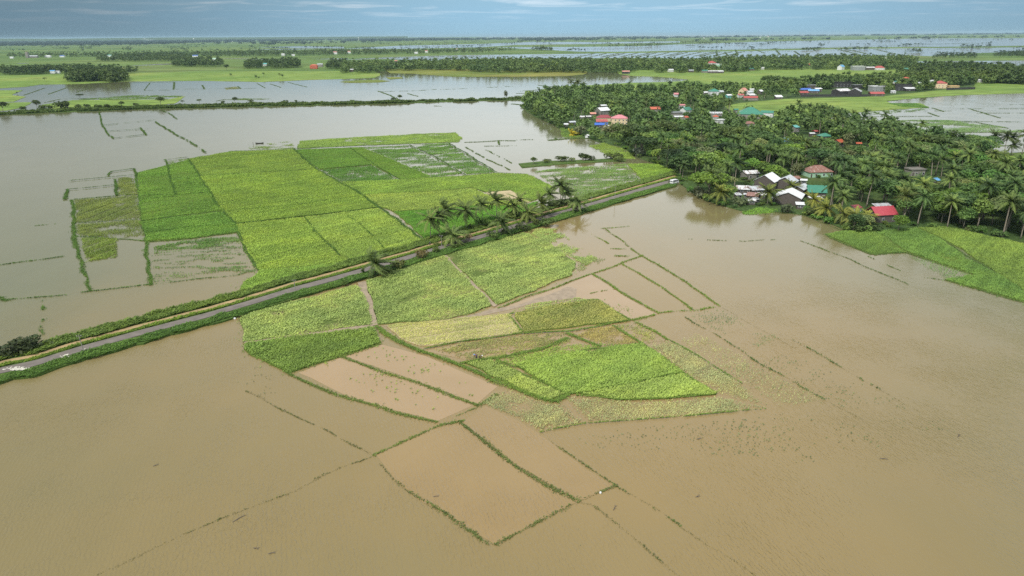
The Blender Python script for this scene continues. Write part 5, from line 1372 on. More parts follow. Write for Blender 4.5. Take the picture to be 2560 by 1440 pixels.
# bushes along the road (px, py, height px, width factor, shade, label)
RB = [(995, 671, 34, 1.0, (0.105, 0.13, 0.05), 'tall loose bush on the verge right of the lone palm'), (1052, 648, 34, 0.9, (0.17, 0.155, 0.075), 'brownish thin bush between road and near paddy'), (1090, 634, 20, 1.2, (0.09, 0.14, 0.04), 'low green bush left of the low verge palm'),
      (1140, 625, 18, 1.2, (0.075, 0.125, 0.035), 'dark bush under the low verge palm'), (1172, 606, 26, 0.8, (0.20, 0.15, 0.085), 'dry reddish bush beside the road'), (1226, 599, 24, 1.3, (0.10, 0.155, 0.045), 'round bush below the spreading palm'),
      (1268, 588, 22, 1.1, (0.09, 0.13, 0.05), 'bush right of the spreading palm'), (1312, 578, 26, 1.3, (0.085, 0.125, 0.045), 'wide dark bush over the road edge'), (1340, 566, 22, 1.2, (0.095, 0.14, 0.045), 'bush at the middle of the near verge'),
      (1366, 566, 26, 1.4, (0.065, 0.105, 0.035), 'darkest wide bush at the flood corner of the road'), (1436, 532, 22, 0.8, (0.15, 0.17, 0.09), 'pale thin bush at the foot of the mirrored palm'), (1205, 569, 30, 1.2, (0.085, 0.15, 0.035), 'round dense bush behind the road palms'),
      (1170, 577, 20, 1.0, (0.10, 0.15, 0.045), 'bush at the foot of the palm standing apart'), (1284, 551, 30, 1.3, (0.095, 0.14, 0.045), 'thicket bush left by the bare plot'), (1310, 549, 22, 1.2, (0.11, 0.15, 0.05), 'thicket bush right by the bare plot'),
      (1396, 520, 28, 1.5, (0.10, 0.145, 0.055), 'big bush in the clump near the road end'), (1416, 516, 20, 1.2, (0.12, 0.16, 0.06), 'lighter bush in the clump near the road end'), (1380, 522, 16, 1.3, (0.13, 0.165, 0.06), 'low bush at the left of the clump near the road end'),
      (870, 714, 16, 1.6, (0.08, 0.14, 0.04), 'low fallen bush by the dirt track'), (1090, 617, 14, 1.1, (0.12, 0.16, 0.05), 'small bush on the far verge below the slim palm'), (1597, 459, 9, 1.2, (0.20, 0.26, 0.16), 'pale small plant at the road near its end'), (1680, 462, 12, 1.2, (0.15, 0.18, 0.10), 'grey green bush in front of the white van')]
for i, (px, py, hp, wd, c, lb) in enumerate(RB):
    x, y = map(float, g(px, py))
    make_shrub(x, y, hp * 0.82 * m_per_px(x, y), lb, z=0.5, color=(c[0] * 1.25, c[1] * 1.25, c[2] * 1.2), wid=wd * 0.85, i=i)
# spreading bush at the far left
for px, py, hp, wd, lb in ((55, 884, 40, 1.5, 'large windblown bush on the bank at the far left'), (22, 892, 26, 1.4, 'lower bush left of the large windblown one'), (92, 872, 32, 1.3, 'windblown bush right of the large one'), (125, 866, 12, 1.2, 'sprig at the end of the windblown bushes')):
    x, y = map(float, g(px, py))
    make_shrub(x, y, hp * m_per_px(x, y), lb, z=0.4, color=(0.075, 0.11, 0.05), wid=wd)
# islet with small trees by the pond
sheet('ground', [(1296, 410), (1350, 404), (1440, 401), (1500, 399), (1545, 394), (1564, 398), (1566, 404), (1500, 406), (1400, 412), (1308, 420)], 0.3, M['bank'], 'grassy strip with small trees by the pond', 'grassy strip', jit=0.8, step=8, thick=0.5)
for px, py, hp, sh, lb in ((1333, 412, 19, 0, 'small round tree on the strip by the pond'), (1366, 407, 11, 1, 'thin shrub on the strip by the pond'), (1407, 405, 17, 1, 'pale shrub in the middle of the strip'), (1432, 404, 10, 1, 'low dark shrub in the middle of the strip'), (1457, 402, 20, 1, 'wide pale shrub on the strip'), (1478, 401, 13, 1, 'dark shrub right of the wide pale one'), (1530, 398, 18, 1, 'spreading shrub at the right of the strip'), (1551, 404, 14, 1, 'dark shrub at the end of the strip'), (1545, 396, 12, 1, 'round shrub at the corner of the strip')):
    x, y = map(float, g(px, py))
    h = hp * m_per_px(x, y)
    if sh == 0:
        make_tree(x, y, h, lb, 'round', color=(0.11, 0.165, 0.045))
    else:
        make_shrub(x, y, h, lb, color=random.choice([(0.14, 0.18, 0.07), (0.11, 0.16, 0.05), (0.09, 0.13, 0.04)]), wid=1.2)

# --- levee with bushes
lev_top = [(-250, 289), (0, 281), (140, 273.5), (260, 269), (390, 266), (640, 260), (850, 257), (1000, 254), (1200, 248.5), (1320, 245.5)]
lev_bot = [(1320, 249.5), (1200, 252.5), (1000, 258.5), (850, 262), (640, 266.5), (390, 272), (260, 277), (140, 281.5), (0, 287.5), (-250, 296)]
sheet('ground', lev_top + lev_bot, 0.45, M['bank'], 'low weedy levee across the flood', 'levee', jit=1.5, step=12, thick=0.7)
lw = outline(lev_top + lev_bot)
x, y = scatter(lw, 1.35)
k = fbm(x, y, 14, 3) > 0.40
x, y = x[k], y[k]
s = 2.1 * (0.35 + 1.3 * fbm(x, y, 12, 6, 2)) * RNG.uniform(0.6, 1.3, len(x))
v, f, t = tufts(x, y, 0.4, s, 6, lean=0.3, width=0.3)
o = link('levee_vegetation', np_mesh('levee_vegetation', v, f, M['rice'], t))
o.color = (0.095, 0.15, 0.04, 1)
tag(o, 'dense weeds covering the levee across the flood', 'weeds', None, 'stuff')
LB = [(8, 279, 24, 'r', 'dark tree at the left end of the levee'), (55, 277, 12, 's', 'low bush near the left end of the levee'), (93, 272, 21, 'r', 'leaning tree on the levee by the wet field'), (110, 275, 13, 's', 'bush right of the leaning levee tree'), (125, 274, 12, 's', 'bush on the levee before the field gap'), (152, 271, 19, 's', 'tall dark bush on the levee, left of two'), (172, 270, 20, 's', 'tall dark bush on the levee, right of two'), (200, 271, 11, 's', 'low round bush on the levee'), (216, 270, 10, 's', 'low bush on the levee beside the round one'), (246, 270, 10, 's', 'dark low bush on the levee at the field'), (268, 270, 10, 's', 'small bush on the levee in the middle of the field'), (305, 268, 14, 'r', 'spiky tree on the levee at the field'), (339, 266, 9, 's', 'flat bush on the levee at the field'), (402, 263, 21, 'r', 'big dark tree on the levee at the field corner'), (457, 261, 11, 'o', 'airy small tree on the levee'), (499, 261, 14, 'o', 'bare branched little tree on the levee'), (558, 260, 8, 's', 'low bush in the middle of the levee'), (587, 258, 15, 'r', 'dark conical tree in the middle of the levee'), (626, 258, 8, 's', 'bush right of the conical levee tree'), (715, 257, 7, 's', 'little bush on the levee past the middle'), (740, 256, 6, 's', 'low bush on the levee past the middle'), (1000, 251, 13, 'r', 'spreading tree on the levee by the corner dikes'), (985, 253, 9, 's', 'bush left of the spreading levee tree'), (1266, 246, 18, 't', 'tall pale tree standing on the right of the levee'), (1180, 250, 6, 's', 'low bush on the right part of the levee'), (1060, 253, 6, 's', 'low bush right of the spreading levee tree')]
for px, py, hp, kd, lb in LB:
    x, y = map(float, g(px, py))
    h = hp * m_per_px(x, y)
    c = (0.085, 0.13, 0.045) if kd != 't' else (0.16, 0.19, 0.09)
    if kd == 's':
        make_shrub(x, y, h, lb, z=0.4, color=c, wid=1.1)
    else:
        make_tree(x, y, h, lb, {'r': 'round', 'o': 'open', 't': 'tall'}[kd], z=0.4, color=c, wid=1.15)
# lone plants in the flood and fields
for px, py, hp, sh, lb in ((200, 246, 11, 'umbrella', 'lone umbrella tree standing in the flood at left'), (43, 235, 5, 'round', 'tiny tree at the corner of the dark field'), (577, 192, 8, 'palm', 'lone palm in the green field by the flood'), (640, 196, 7, 'palm', 'left palm of the small group at the far bank'), (659, 194, 13, 'palm', 'tallest palm of the small group at the far bank'), (699, 195, 12, 'palm', 'left palm of the pair at the far bank'), (706, 197, 11, 'palm', 'right palm of the pair at the far bank'), (112, 203, 10, 'open', 'faint thin tree in the left meadow'), (567, 175, 14, 'round', 'round tree with a hut beside the field road'), (648, 197, 5, 'round', 'low bush in the small palm group at the far bank')):
    x, y = map(float, g(px, py))
    h = hp * m_per_px(x, y)
    if sh == 'palm':
        make_palm(x, y, h * 0.8, lb, s=0.9, i=3)
    else:
        make_tree(x, y, h, lb, sh, color=(0.07, 0.11, 0.04), wid=1.2)
# palms standing out above the point, and at the right edge
for px, py, hp, lb in ((1424, 232, 28, 'left tall palm of the group above the wooded point'), (1434, 231, 20, 'second palm of the group above the wooded point'), (1441, 231, 26, 'third palm of the group above the wooded point'), (1446, 230, 24, 'fourth palm of the group above the wooded point'), (1458, 231, 20, 'right palm of the group above the wooded point'),
                       (2478, 384, 44, 'left palm of the row before the bright water at right'), (2510, 383, 42, 'second palm of the row before the bright water at right'), (2528, 384, 40, 'third palm of the row before the bright water at right'), (2554, 388, 50, 'palm at the right edge before the bright water'), (2530, 390, 28, 'bent palm low before the bright water at right')):
    x, y = map(float, g(px, py))
    make_palm(x, y, hp * m_per_px(x, y), lb, s=1.35, i=random.randrange(7), color=(0.085, 0.12, 0.04))
# named plants of the shore
for px, py, hp, kd, c, wd, lb in ((2245, 578, 40, 'round', (0.105, 0.19, 0.035), 1.25, 'round bright leaved tree in front of the crimson roof'), (1990, 452, 44, 'round', (0.16, 0.20, 0.11), 0.95, 'silvery tree behind the grey gables'), (1905, 434, 30, 'round', (0.17, 0.25, 0.035), 1.2, 'vivid yellow green tree by the white metal roof'), (2060, 410, 34, 'round', (0.15, 0.235, 0.035), 1.0, 'vivid green tree above the rusty hip roof'), (2490, 470, 56, 'round', (0.085, 0.14, 0.03), 1.1, 'big dark round tree at the right of the grove'),
                               (1570, 362, 52, 'umbrella', (0.085, 0.125, 0.04), 1.25, 'huge umbrella tree behind the pond, left of three'), (1650, 352, 50, 'umbrella', (0.095, 0.14, 0.045), 1.3, 'huge umbrella tree in the middle of three'), (1830, 372, 56, 'umbrella', (0.08, 0.125, 0.04), 1.2, 'huge umbrella tree in front of the brown roof'), (1590, 402, 0, '', 0, 0, '')):
    if not hp:
        continue
    x, y = map(float, g(px, py))
    make_tree(x, y, hp * m_per_px(x, y), lb, kd, color=c, wid=wd)
for px, py, hp, c, wd, lb in ((1766, 497, 24, (0.22, 0.27, 0.19), 1.2, 'pale grey green shrub at the flood edge'), (1745, 488, 22, (0.13, 0.17, 0.09), 1.1, 'grey green shrub at the flood edge, left of the pale one'), (1850, 512, 24, (0.14, 0.18, 0.09), 1.3, 'shrub in the flood before the patchwork roofs'), (1595, 388, 22, (0.22, 0.26, 0.20), 1.2, 'silvery shrub by the pond corner'), (1968, 532, 24, (0.13, 0.17, 0.09), 1.2, 'grey shrub at the water below the white awning'), (2030, 540, 22, (0.10, 0.14, 0.05), 1.3, 'shrub at the water right of the white awning'), (2150, 578, 18, (0.085, 0.13, 0.05), 1.6, 'dark hedge like shrub before the crimson roof'), (2185, 576, 16, (0.075, 0.12, 0.04), 1.6, 'dark shrub under the round bright tree'), (1520, 342, 30, (0.17, 0.19, 0.10), 1.1, 'pale olive shrub below the villa'), (1450, 338, 26, (0.17, 0.20, 0.11), 1.0, 'pale feathery shrub on the grassy point')):
    x, y = map(float, g(px, py))
    make_shrub(x, y, hp * m_per_px(x, y), lb, color=c, wid=wd)
for px, py, hp, s, c, lb in ((2135, 566, 26, 0.95, (0.21, 0.235, 0.055), 'yellowish young palm left of the crimson roof'), (2163, 562, 22, 0.8, (0.205, 0.235, 0.055), 'yellowish small palm touching the crimson roof'), (2030, 525, 26, 0.9, (0.20, 0.23, 0.055), 'yellowish palm beside the white gabled house'), (2105, 560, 26, 1.0, (0.16, 0.19, 0.05), 'palm standing in water left of the yellowish palm'), (1797, 511, 32, 1.1, (0.16, 0.20, 0.05), 'palm standing at the flood edge below the shacks'), (1918, 512, 32, 1.1, (0.14, 0.18, 0.045), 'palm in front of the patchwork shacks'), (1973, 494, 30, 0.85, (0.16, 0.19, 0.05), 'slim palm before the white gabled house'), (1430, 340, 5, 0.9, (0.40, 0.36, 0.04), 'short yellow palm on the grassy point'), (2255, 556, 66, 1.05, (0.14, 0.18, 0.05), 'tall palm right of the crimson roof'), (2062, 545, 26, 1.0, (0.17, 0.21, 0.05), 'palm over the water right of the white shed'), (2405, 562, 42, 1.0, (0.14, 0.18, 0.05), 'tall palm at the edge of the right hand field')):
    x, y = map(float, g(px, py))
    make_palm(x, y, max(0.8, hp * m_per_px(x, y)), lb, s=s * 1.4, i=random.randrange(7), color=c)

# --- the wooded village: individuals near, the rest as a mass
WOODP = [(1304, 262), (1324, 280), (1352, 298), (1385, 312), (1405, 326), (1470, 344), (1500, 356), (1556, 366), (1582, 381), (1594, 393), (1652, 413), (1697, 426), (1700, 455), (1742, 485), (1768, 502), (1802, 512), (1852, 524), (1912, 528), (1972, 531), (2012, 537), (2050, 551), (2106, 572), (2132, 580), (2212, 575), (2298, 567), (2364, 569), (2446, 583), (2560, 609), (2680, 645), (2680, 470), (2540, 440), (2470, 398), (2440, 385), (2360, 352), (2262, 338), (2195, 322), (2100, 306), (2048, 297), (1985, 294), (1895, 297), (1826, 286), (1806, 266), (1846, 256), (1962, 246), (2000, 242), (1995, 226), (1900, 224), (1700, 229), (1500, 232), (1400, 236), (1338, 248)]
wp = outline(WOODP)
CLEAR = [(1545, 321, 30, 9), (2020, 533, 0, 0)]


def blocked(x, y, h, half):
    """would a tree here stand inside a house or hide its roof"""
    d = float(depth(x, y))
    k = d / F
    px, pt = toPx(x, y, h)
    _, pb = toPx(x, y, 0)
    px, pt, pb = float(px), float(pt), float(pb)
    w = half / k
    for (x0, x1, y0, y1, dd) in BOX:
        if d < dd + 9 and px + w > x0 and px - w < x1 and pt < y1 and pb > y0:
            return True
    return False


def place(poly, n, mind, seed):
    r = np.random.default_rng(seed)
    xs, ys = [p[0] for p in poly], [p[1] for p in poly]
    grid, out = {}, []
    X = r.uniform(min(xs), max(xs), n * 30); Y = r.uniform(min(ys), max(ys), n * 30)
    k = inside(X, Y, poly)
    for x, y in zip(X[k], Y[k]):
        px, _ = toPx(x, y, 0)
        if not -80 < px < 2680:
            continue
        md = mind * (0.75 + 0.0011 * y)
        c = (int(x // 12), int(y // 12))
        ok = True
        for i in (-1, 0, 1):
            for j in (-1, 0, 1):
                for q in grid.get((c[0] + i, c[1] + j), ()):
                    if (q[0] - x) ** 2 + (q[1] - y) ** 2 < md * md:
                        ok = False
        if ok:
            grid.setdefault(c, []).append((x, y)); out.append((x, y))
            if len(out) >= n:
                break
    return out


pts = place(wp, 1500, 5.5, 3)
print('village trees', len(pts))
pts.sort(key=lambda p: p[1])
n_p = n_t = 0
rest = []
for i, (x, y) in enumerate(pts):
    px, py = map(float, toPx(x, y, 0))
    dens = float(fbm(np.array(x), np.array(y), 70, 4))
    # coconut grove to the right, broadleaf trees to the left and middle
    pp = 0.42 if px > 1950 else (0.26 if py > 400 else 0.15)
    pp += (dens - 0.5) * 0.9
    if random.random() < pp:
        h = random.uniform(9.0, 16.0)
        if blocked(x, y, h + 1.5, 3.0):
            continue
        if n_p < 248:
            n_p += 1
            make_palm(x, y, h, 'coconut palm among the crowded palms and trees of the flooded village', 'coconut palms of the flooded village', s=random.uniform(0.95, 1.3) * (1.12 if py > 460 else 0.95), i=random.randrange(7))
        else:
            rest.append((x, y, h, 1))
    else:
        u = random.random()
        sh = 'round' if u < 0.55 else ('open' if u < 0.72 else ('tall' if u < 0.86 else 'umbrella'))
        h = random.uniform(7.5, 14.5) if sh != 'umbrella' else random.uniform(10, 15)
        if blocked(x, y, h, h * 0.33):
            h *= 0.45
            if blocked(x, y, h, h * 0.33):
                continue
        if n_t < 278:
            n_t += 1
            c = random.choice(LC + [(0.16, 0.27, 0.05), (0.06, 0.11, 0.04), (0.17, 0.21, 0.10), (0.14, 0.22, 0.07), (0.12, 0.21, 0.05)])
            make_tree(x, y, h, 'broadleaf tree in the crowded green canopy of the flooded village', sh, 'broadleaf trees of the flooded village', color=c, wid=random.uniform(1.05, 1.45))
        else:
            rest.append((x, y, h, 0))
# undergrowth along the shores and in the gaps
us = place(wp, 85, 11.0, 21)
n_s = 0
for x, y in us:
    h = random.uniform(1.6, 3.6)
    if blocked(x, y, h, h):
        continue
    make_shrub(x, y, h, 'green shrub in the undergrowth below the village trees', 'undergrowth shrubs of the flooded village', wid=random.uniform(1.0, 1.5))
    n_s += 1
for hx, hy, hw in HOUSES:
    if hy > 760 or hy < 250:
        continue
    for q in range(2):
        x, y = hx + random.uniform(-0.6, 0.6) * hw, hy - random.uniform(1.0, 5.0)
        if not inside(np.array([x]), np.array([y]), wp)[0]:
            continue
        h = random.uniform(1.2, 2.4)
        if not blocked(x, y, h, h):
            make_shrub(x, y, h, 'green bush growing close to a house of the flooded village', 'bushes beside the village houses', wid=random.uniform(1.0, 1.5))
SHORE = [(1304, 262), (1324, 280), (1352, 298), (1385, 312), (1412, 322), (1500, 356), (1556, 366), (1594, 393), (1652, 412), (1697, 428), (1705, 462), (1742, 486), (1768, 503), (1802, 513), (1852, 526), (1912, 529), (1972, 532), (2012, 538), (2050, 552), (2106, 572), (2132, 580), (2212, 575), (2298, 567), (2364, 569), (2446, 583), (2560, 609)]
sx, sy = g([p[0] for p in SHORE], [p[1] for p in SHORE])
for i in range(len(sx) - 1):
    L = math.hypot(sx[i + 1] - sx[i], sy[i + 1] - sy[i])
    for k in range(int(L / 5.4)):
        t = random.random()
        x, y = sx[i] + (sx[i + 1] - sx[i]) * t, sy[i] + (sy[i + 1] - sy[i]) * t + random.uniform(0, 3)
        h = random.uniform(1.3, 3.4)
        if blocked(x, y, h, h) or (1870 < float(toPx(x, y, 0)[0]) < 1960):
            continue
        make_shrub(x, y, h, 'shrub at the water edge of the flooded village', 'shrubs along the village shore', wid=random.uniform(1.0, 1.5), z=0.2)
# grassy lip at the village shore
plot([(1848, 531), (1900, 520), (1955, 523), (1945, 532), (1900, 537), (1862, 537)], (0.15, 0.28, 0.04), 'bright grass lip at the village shore', sp=0.55, size=0.7, full=False, gap=0.05)
plot([(1398, 318), (1415, 316), (1425, 326), (1462, 342), (1440, 345), (1405, 345)], (0.16, 0.25, 0.05), 'green grassy point by the pond dike', sp=0.8, size=0.8, full=False, gap=0.08)

# ------------------------------------------------------------------ woods too far to count


def woods(name, trees, label, color, cat='woods', k=46, seed=1):
    """one mass of far trees: x, y, height, half width, palm flag, base z"""
    r = np.random.default_rng(seed)
    V, T = [], []
    T0 = np.array(trees, float)
    n = len(T0)
    rep = np.repeat(T0, k, axis=0)
    palm = rep[:, 4] > 0.5
    m = len(rep)
    d = r.normal(size=(m, 3)); d /= np.linalg.norm(d, axis=1)[:, None]
    d[:, 2] = np.where((d[:, 2] < -0.2) & (r.random(m) > 0.3), -d[:, 2], d[:, 2])
    rad = r.uniform(0.5, 1.0, m)
    hw, hh = rep[:, 3], rep[:, 2]
    cz = np.where(palm, hh * 0.92, hh * 0.56)
    rz = np.where(palm, hw * 0.62, hh * 0.46)
    # lumpy crowns: every tree is two or three lobes
    lob = np.tile(np.arange(k) % 3, n)
    la = np.repeat(r.uniform(0, 6.28, n), k) + lob * 2.1
    off = np.where(palm, 0, hw * 0.42)
    c = np.stack([rep[:, 0] + d[:, 0] * hw * rad * 0.8 + np.cos(la) * off, rep[:, 1] + d[:, 1] * hw * rad * 0.8 + np.sin(la) * off, rep[:, 5] + cz + d[:, 2] * rz * rad + np.where(palm, 0, (lob - 1) * hh * 0.09)], 1)
    trunk = palm & (np.tile(np.arange(k), n) < 2)
    s = hw * r.uniform(0.16, 0.34, m)
    nrm = d * 0.5 + r.normal(size=(m, 3)) * 0.6 + np.array([0, 0, 0.5]); nrm /= np.linalg.norm(nrm, axis=1)[:, None]
    u = np.cross(nrm, r.normal(size=(m, 3))); u /= np.linalg.norm(u, axis=1)[:, None]
    # palm fronds point outwards and droop
    dd = d.copy(); dd[:, 2] = dd[:, 2] * 0.6 - 0.25; dd /= np.linalg.norm(dd, axis=1)[:, None]
    u = np.where(palm[:, None], dd, u)
    w = np.cross(u, nrm); w /= np.linalg.norm(w, axis=1)[:, None] + 1e-9
    su = np.where(palm, hw * 0.5, s)[:, None]
    sw = np.where(palm, hw * 0.11, s * 0.7)[:, None]
    c = np.where(palm[:, None], np.stack([rep[:, 0], rep[:, 1], rep[:, 5] + cz], 1) + dd * hw[:, None] * 0.5, c)
    u = np.where(trunk[:, None], [0, 0, 1.0], u); su = np.where(trunk[:, None], cz[:, None] * 0.5, su)
    sd = np.tile(np.array([[1.0, 0, 0], [0, 1.0, 0]]), (m // 2 + 1, 1))[:m]
    w = np.where(trunk[:, None], sd, w); sw = np.where(trunk[:, None], 0.16, sw)
    c = np.where(trunk[:, None], np.stack([rep[:, 0], rep[:, 1], rep[:, 5] + cz * 0.5], 1), c)
    v = np.stack([c - u * su, c + w * sw, c + u * su, c - w * sw], 1).reshape(-1, 3)
    tone = np.repeat(r.random(n), k) * 0.7 + r.random(m) * 0.3
    f = np.arange(m * 4).reshape(-1, 4)
    o = link(name, np_mesh(name, v, f, M['wood'], np.repeat(tone, 4)))
    o.color = (*color, 1)
    return tag(o, label, cat, 'woods on the plain', 'stuff')


def sample(poly, dens, hgt, palm=0.35, seed=1, wk=0.42, z=LAND, edge=0.0):
    """trees sampled over an outline given in photo pixels, dens per square pixel"""
    r = np.random.default_rng(seed)
    xs, ys = [p[0] for p in poly], [p[1] for p in poly]
    n = int((max(xs) - min(xs)) * (max(ys) - min(ys)) * dens)
    X, Y = r.uniform(min(xs), max(xs), n), r.uniform(min(ys), max(ys), n)
    k = inside(X, Y, poly)
    if edge:
        q = fbm(X, Y * 6, 34, seed % 9)
        k &= q > edge
    X, Y = X[k], Y[k]
    x, y = g(X, Y, 0)
    out = []
    for a, b, p in zip(x, y, r.random(len(x))):
        pf = p < palm
        h = r.uniform(*hgt) * (r.uniform(0.9, 1.5) if pf else r.uniform(0.6, 1.15))
        if blocked(a, b, h, 3.5):
            continue
        out.append((a, b, h, (4.2 if pf else h * wk) * r.uniform(0.8, 1.25), pf, z))
    return out


woods('woods', [(x, y, h, 4.0 if p else h * 0.42, p, LAND) for x, y, h, p in rest], 'farther treetops of the wooded village, too many to count', (0.12, 0.20, 0.06), k=120, seed=2)
woods('woods', sample([(1985, 228), (1900, 226), (1900, 219), (1990, 218), (2060, 210), (2150, 207), (2262, 203), (2440, 200), (2560, 198), (2560, 208), (2436, 211), (2340, 224), (2300, 229), (2215, 235), (2180, 228), (2120, 226), (2060, 224)], 0.24, (7, 13), 0.42, 5), 'trees around the hamlet behind the flood at right', (0.135, 0.21, 0.065), k=80, seed=3)
woods('woods', sample([(2258, 214), (2240, 192), (2262, 178), (2330, 172), (2450, 176), (2560, 183), (2680, 186), (2680, 216), (2560, 212), (2440, 207), (2330, 208)], 0.30, (9, 15), 0.5, 6), 'dark woods at the right behind the hamlet', (0.095, 0.155, 0.05), k=80, seed=4)
lw_ = [(850, 184), (862, 172), (850, 166), (1000, 164), (1200, 160), (1400, 159), (1500, 162), (1720, 159), (1850, 154), (2000, 152), (2150, 150), (2260, 152), (2300, 160), (2240, 176), (2137, 175), (1935, 175.5), (1834, 181), (1700, 183), (1640, 183), (1632, 176), (1590, 176), (1580, 182), (1465, 183.5), (1400, 182), (1250, 183), (1180, 180), (1120, 176), (1040, 177), (950, 177), (938, 184)]
woods('woods', sample(lw_, 0.26, (10, 17), 0.45, 7), 'long belt of woods across the middle distance', (0.135, 0.21, 0.07), k=60, seed=5)
woods('woods', sample([(170, 206), (168, 196), (215, 192), (260, 190), (310, 192), (322, 203), (270, 207), (250, 203), (225, 205)], 0.5, (10, 15), 0.55, 8), 'palm grove at the edge of the flood at left', (0.095, 0.15, 0.05), k=60, seed=6)
woods('woods', sample([(0, 187), (0, 178), (60, 182), (110, 177), (160, 176), (220, 177), (300, 182), (345, 181), (340, 184), (250, 185), (150, 182), (80, 187)], 0.5, (9, 15), 0.4, 9, edge=0.36), 'patchy tree line behind the left meadow', (0.09, 0.145, 0.05), k=50, seed=7)
woods('woods', sample([(237, 153), (260, 148), (300, 145), (420, 140), (470, 142), (470, 150), (430, 154), (330, 154)], 0.45, (11, 17), 0.3, 10), 'dark grove in the far left fields', (0.09, 0.145, 0.05), k=50, seed=8)
woods('woods', sample([(432, 166), (440, 156), (500, 152), (552, 158), (560, 163), (540, 167)], 0.5, (11, 17), 0.3, 11) + sample([(610, 172), (620, 164), (680, 160), (745, 158), (752, 169), (690, 172)], 0.5, (11, 16), 0.4, 12) + sample([(815, 173), (825, 163), (865, 160), (865, 173)], 0.5, (11, 16), 0.4, 13), 'row of dark groves left of the long woods', (0.09, 0.145, 0.05), k=50, seed=9)
woods('woods', sample([(15, 144), (30, 141), (150, 140), (290, 139), (430, 136), (560, 134), (860, 130), (1180, 129), (1290, 125), (1290, 127), (1190, 134), (1000, 137), (860, 140), (700, 142), (560, 144), (420, 143), (290, 143.5), (150, 144.5), (60, 145)], 0.30, (12, 19), 0.4, 14, edge=0.22), 'second tree line across the far left plain', (0.085, 0.135, 0.05), k=34, seed=10)
far_t = []
for q, dn, hh in (([(190, 122.5), (232, 121), (230, 123.5)], .8, (12, 17)), ([(303, 126), (328, 124), (327, 126.5)], .9, (12, 17)), ([(1328, 127), (1340, 124), (1380, 125), (1381, 127.5)], .9, (12, 18)), ([(1470, 118), (1560, 116), (1640, 112), (1700, 113), (1600, 119)], .22, (12, 18)), ([(1672, 111), (1720, 107), (1800, 106), (1800, 109)], .3, (12, 18)), ([(1490, 113), (1520, 108), (1528, 113)], .3, (12, 18)),
                 ([(2041, 117), (2050, 115.6), (2064, 116.6)], .9, (14, 20)), ([(2256, 132), (2300, 130), (2305, 133)], .6, (11, 16)), ([(2325, 146), (2340, 143), (2400, 141), (2440, 143.5), (2440, 147)], .35, (9, 14)), ([(2480, 143), (2500, 136), (2560, 135), (2640, 134), (2640, 143)], .35, (9, 14)), ([(1030, 116), (1130, 112.5), (1135, 115)], .3, (12, 17)), ([(1160, 118), (1230, 115), (1225, 117.5)], .35, (12, 17)), ([(380, 120), (440, 118), (560, 117.5), (430, 121)], .08, (10, 15))):
    far_t += sample(q, dn, hh, 0.45, 15 + len(far_t) % 50)
woods('woods', far_t, 'scattered groves dotting the far plain', (0.065, 0.105, 0.045), k=30, seed=11)
hd = []
r_ = np.random.default_rng(41)
for i in range(120):
    px = r_.uniform(-40, 2600)
    y0 = 99 + max(0, (860 - px)) * 0.012 + r_.uniform(3, 30) * (0.9 if px > 900 else 0.75)
    if px > 1290:
        y0 = r_.uniform(96, 128)
    L_ = r_.uniform(8, 70)
    sl = r_.uniform(-0.02, 0.012)
    for q in range(int(L_ * r_.uniform(0.12, 0.5)) + 1):
        t = r_.uniform(0, 1)
        if y0 + sl * L_ * t < 97.5:
            continue
        x, y = g(px + L_ * t, y0 + sl * L_ * t)
        hd.append((float(x), float(y), r_.uniform(7, 15), r_.uniform(4, 9), r_.random() < 0.4, -0.5))
woods('woods', hd, 'thin hedges and single trees across the far plain', (0.055, 0.095, 0.045), k=26, seed=13)
# the hazy band of trees and towns near the horizon: clumps grow with distance
hz = []
r_ = np.random.default_rng(77)
for q, n_ in (([(-100, 116), (-100, 101), (300, 101), (600, 100.3), (860, 99.5), (860, 101), (700, 104.5), (480, 108), (420, 112), (200, 114.5)], 1700), ([(860, 104), (860, 98.5), (1290, 95.6), (1500, 95.4), (1500, 96.6), (1300, 99), (1000, 104)], 420), ([(1290, 106), (1300, 97.5), (1500, 97.2), (1720, 97), (1480, 102)], 120), ([(1480, 95.6), (1500, 94.4), (1720, 93.6), (2000, 90), (2300, 86.8), (2560, 84.6), (2700, 83), (2700, 84.4), (2560, 85.8), (2300, 88), (2000, 91.2), (1720, 95)], 330), ([(2150, 98), (2400, 94), (2560, 92), (2560, 94), (2300, 98)], 26), ([(1720, 104), (1800, 101), (1960, 99), (2100, 98), (1900, 102)], 34), ([(480, 112), (700, 107), (860, 105), (1000, 106), (860, 110), (700, 113)], 60)):
    xs, ys = [p[0] for p in q], [p[1] for p in q]
    X, Y = r_.uniform(min(xs), max(xs), n_ * 8), r_.uniform(min(ys), max(ys), n_ * 8)
    k = np.flatnonzero(inside(X, Y, q))[:n_]
    x, y = g(X[k], Y[k], 0)
    for a, b in zip(x, y):
        dd_ = math.hypot(a, b)
        hz.append((a, b, r_.uniform(17, 30), dd_ * r_.uniform(0.0016, 0.0042), 0, -0.5))
woods('woods', hz, 'hazy wooded band along the horizon', (0.03, 0.055, 0.04), k=26, seed=12)
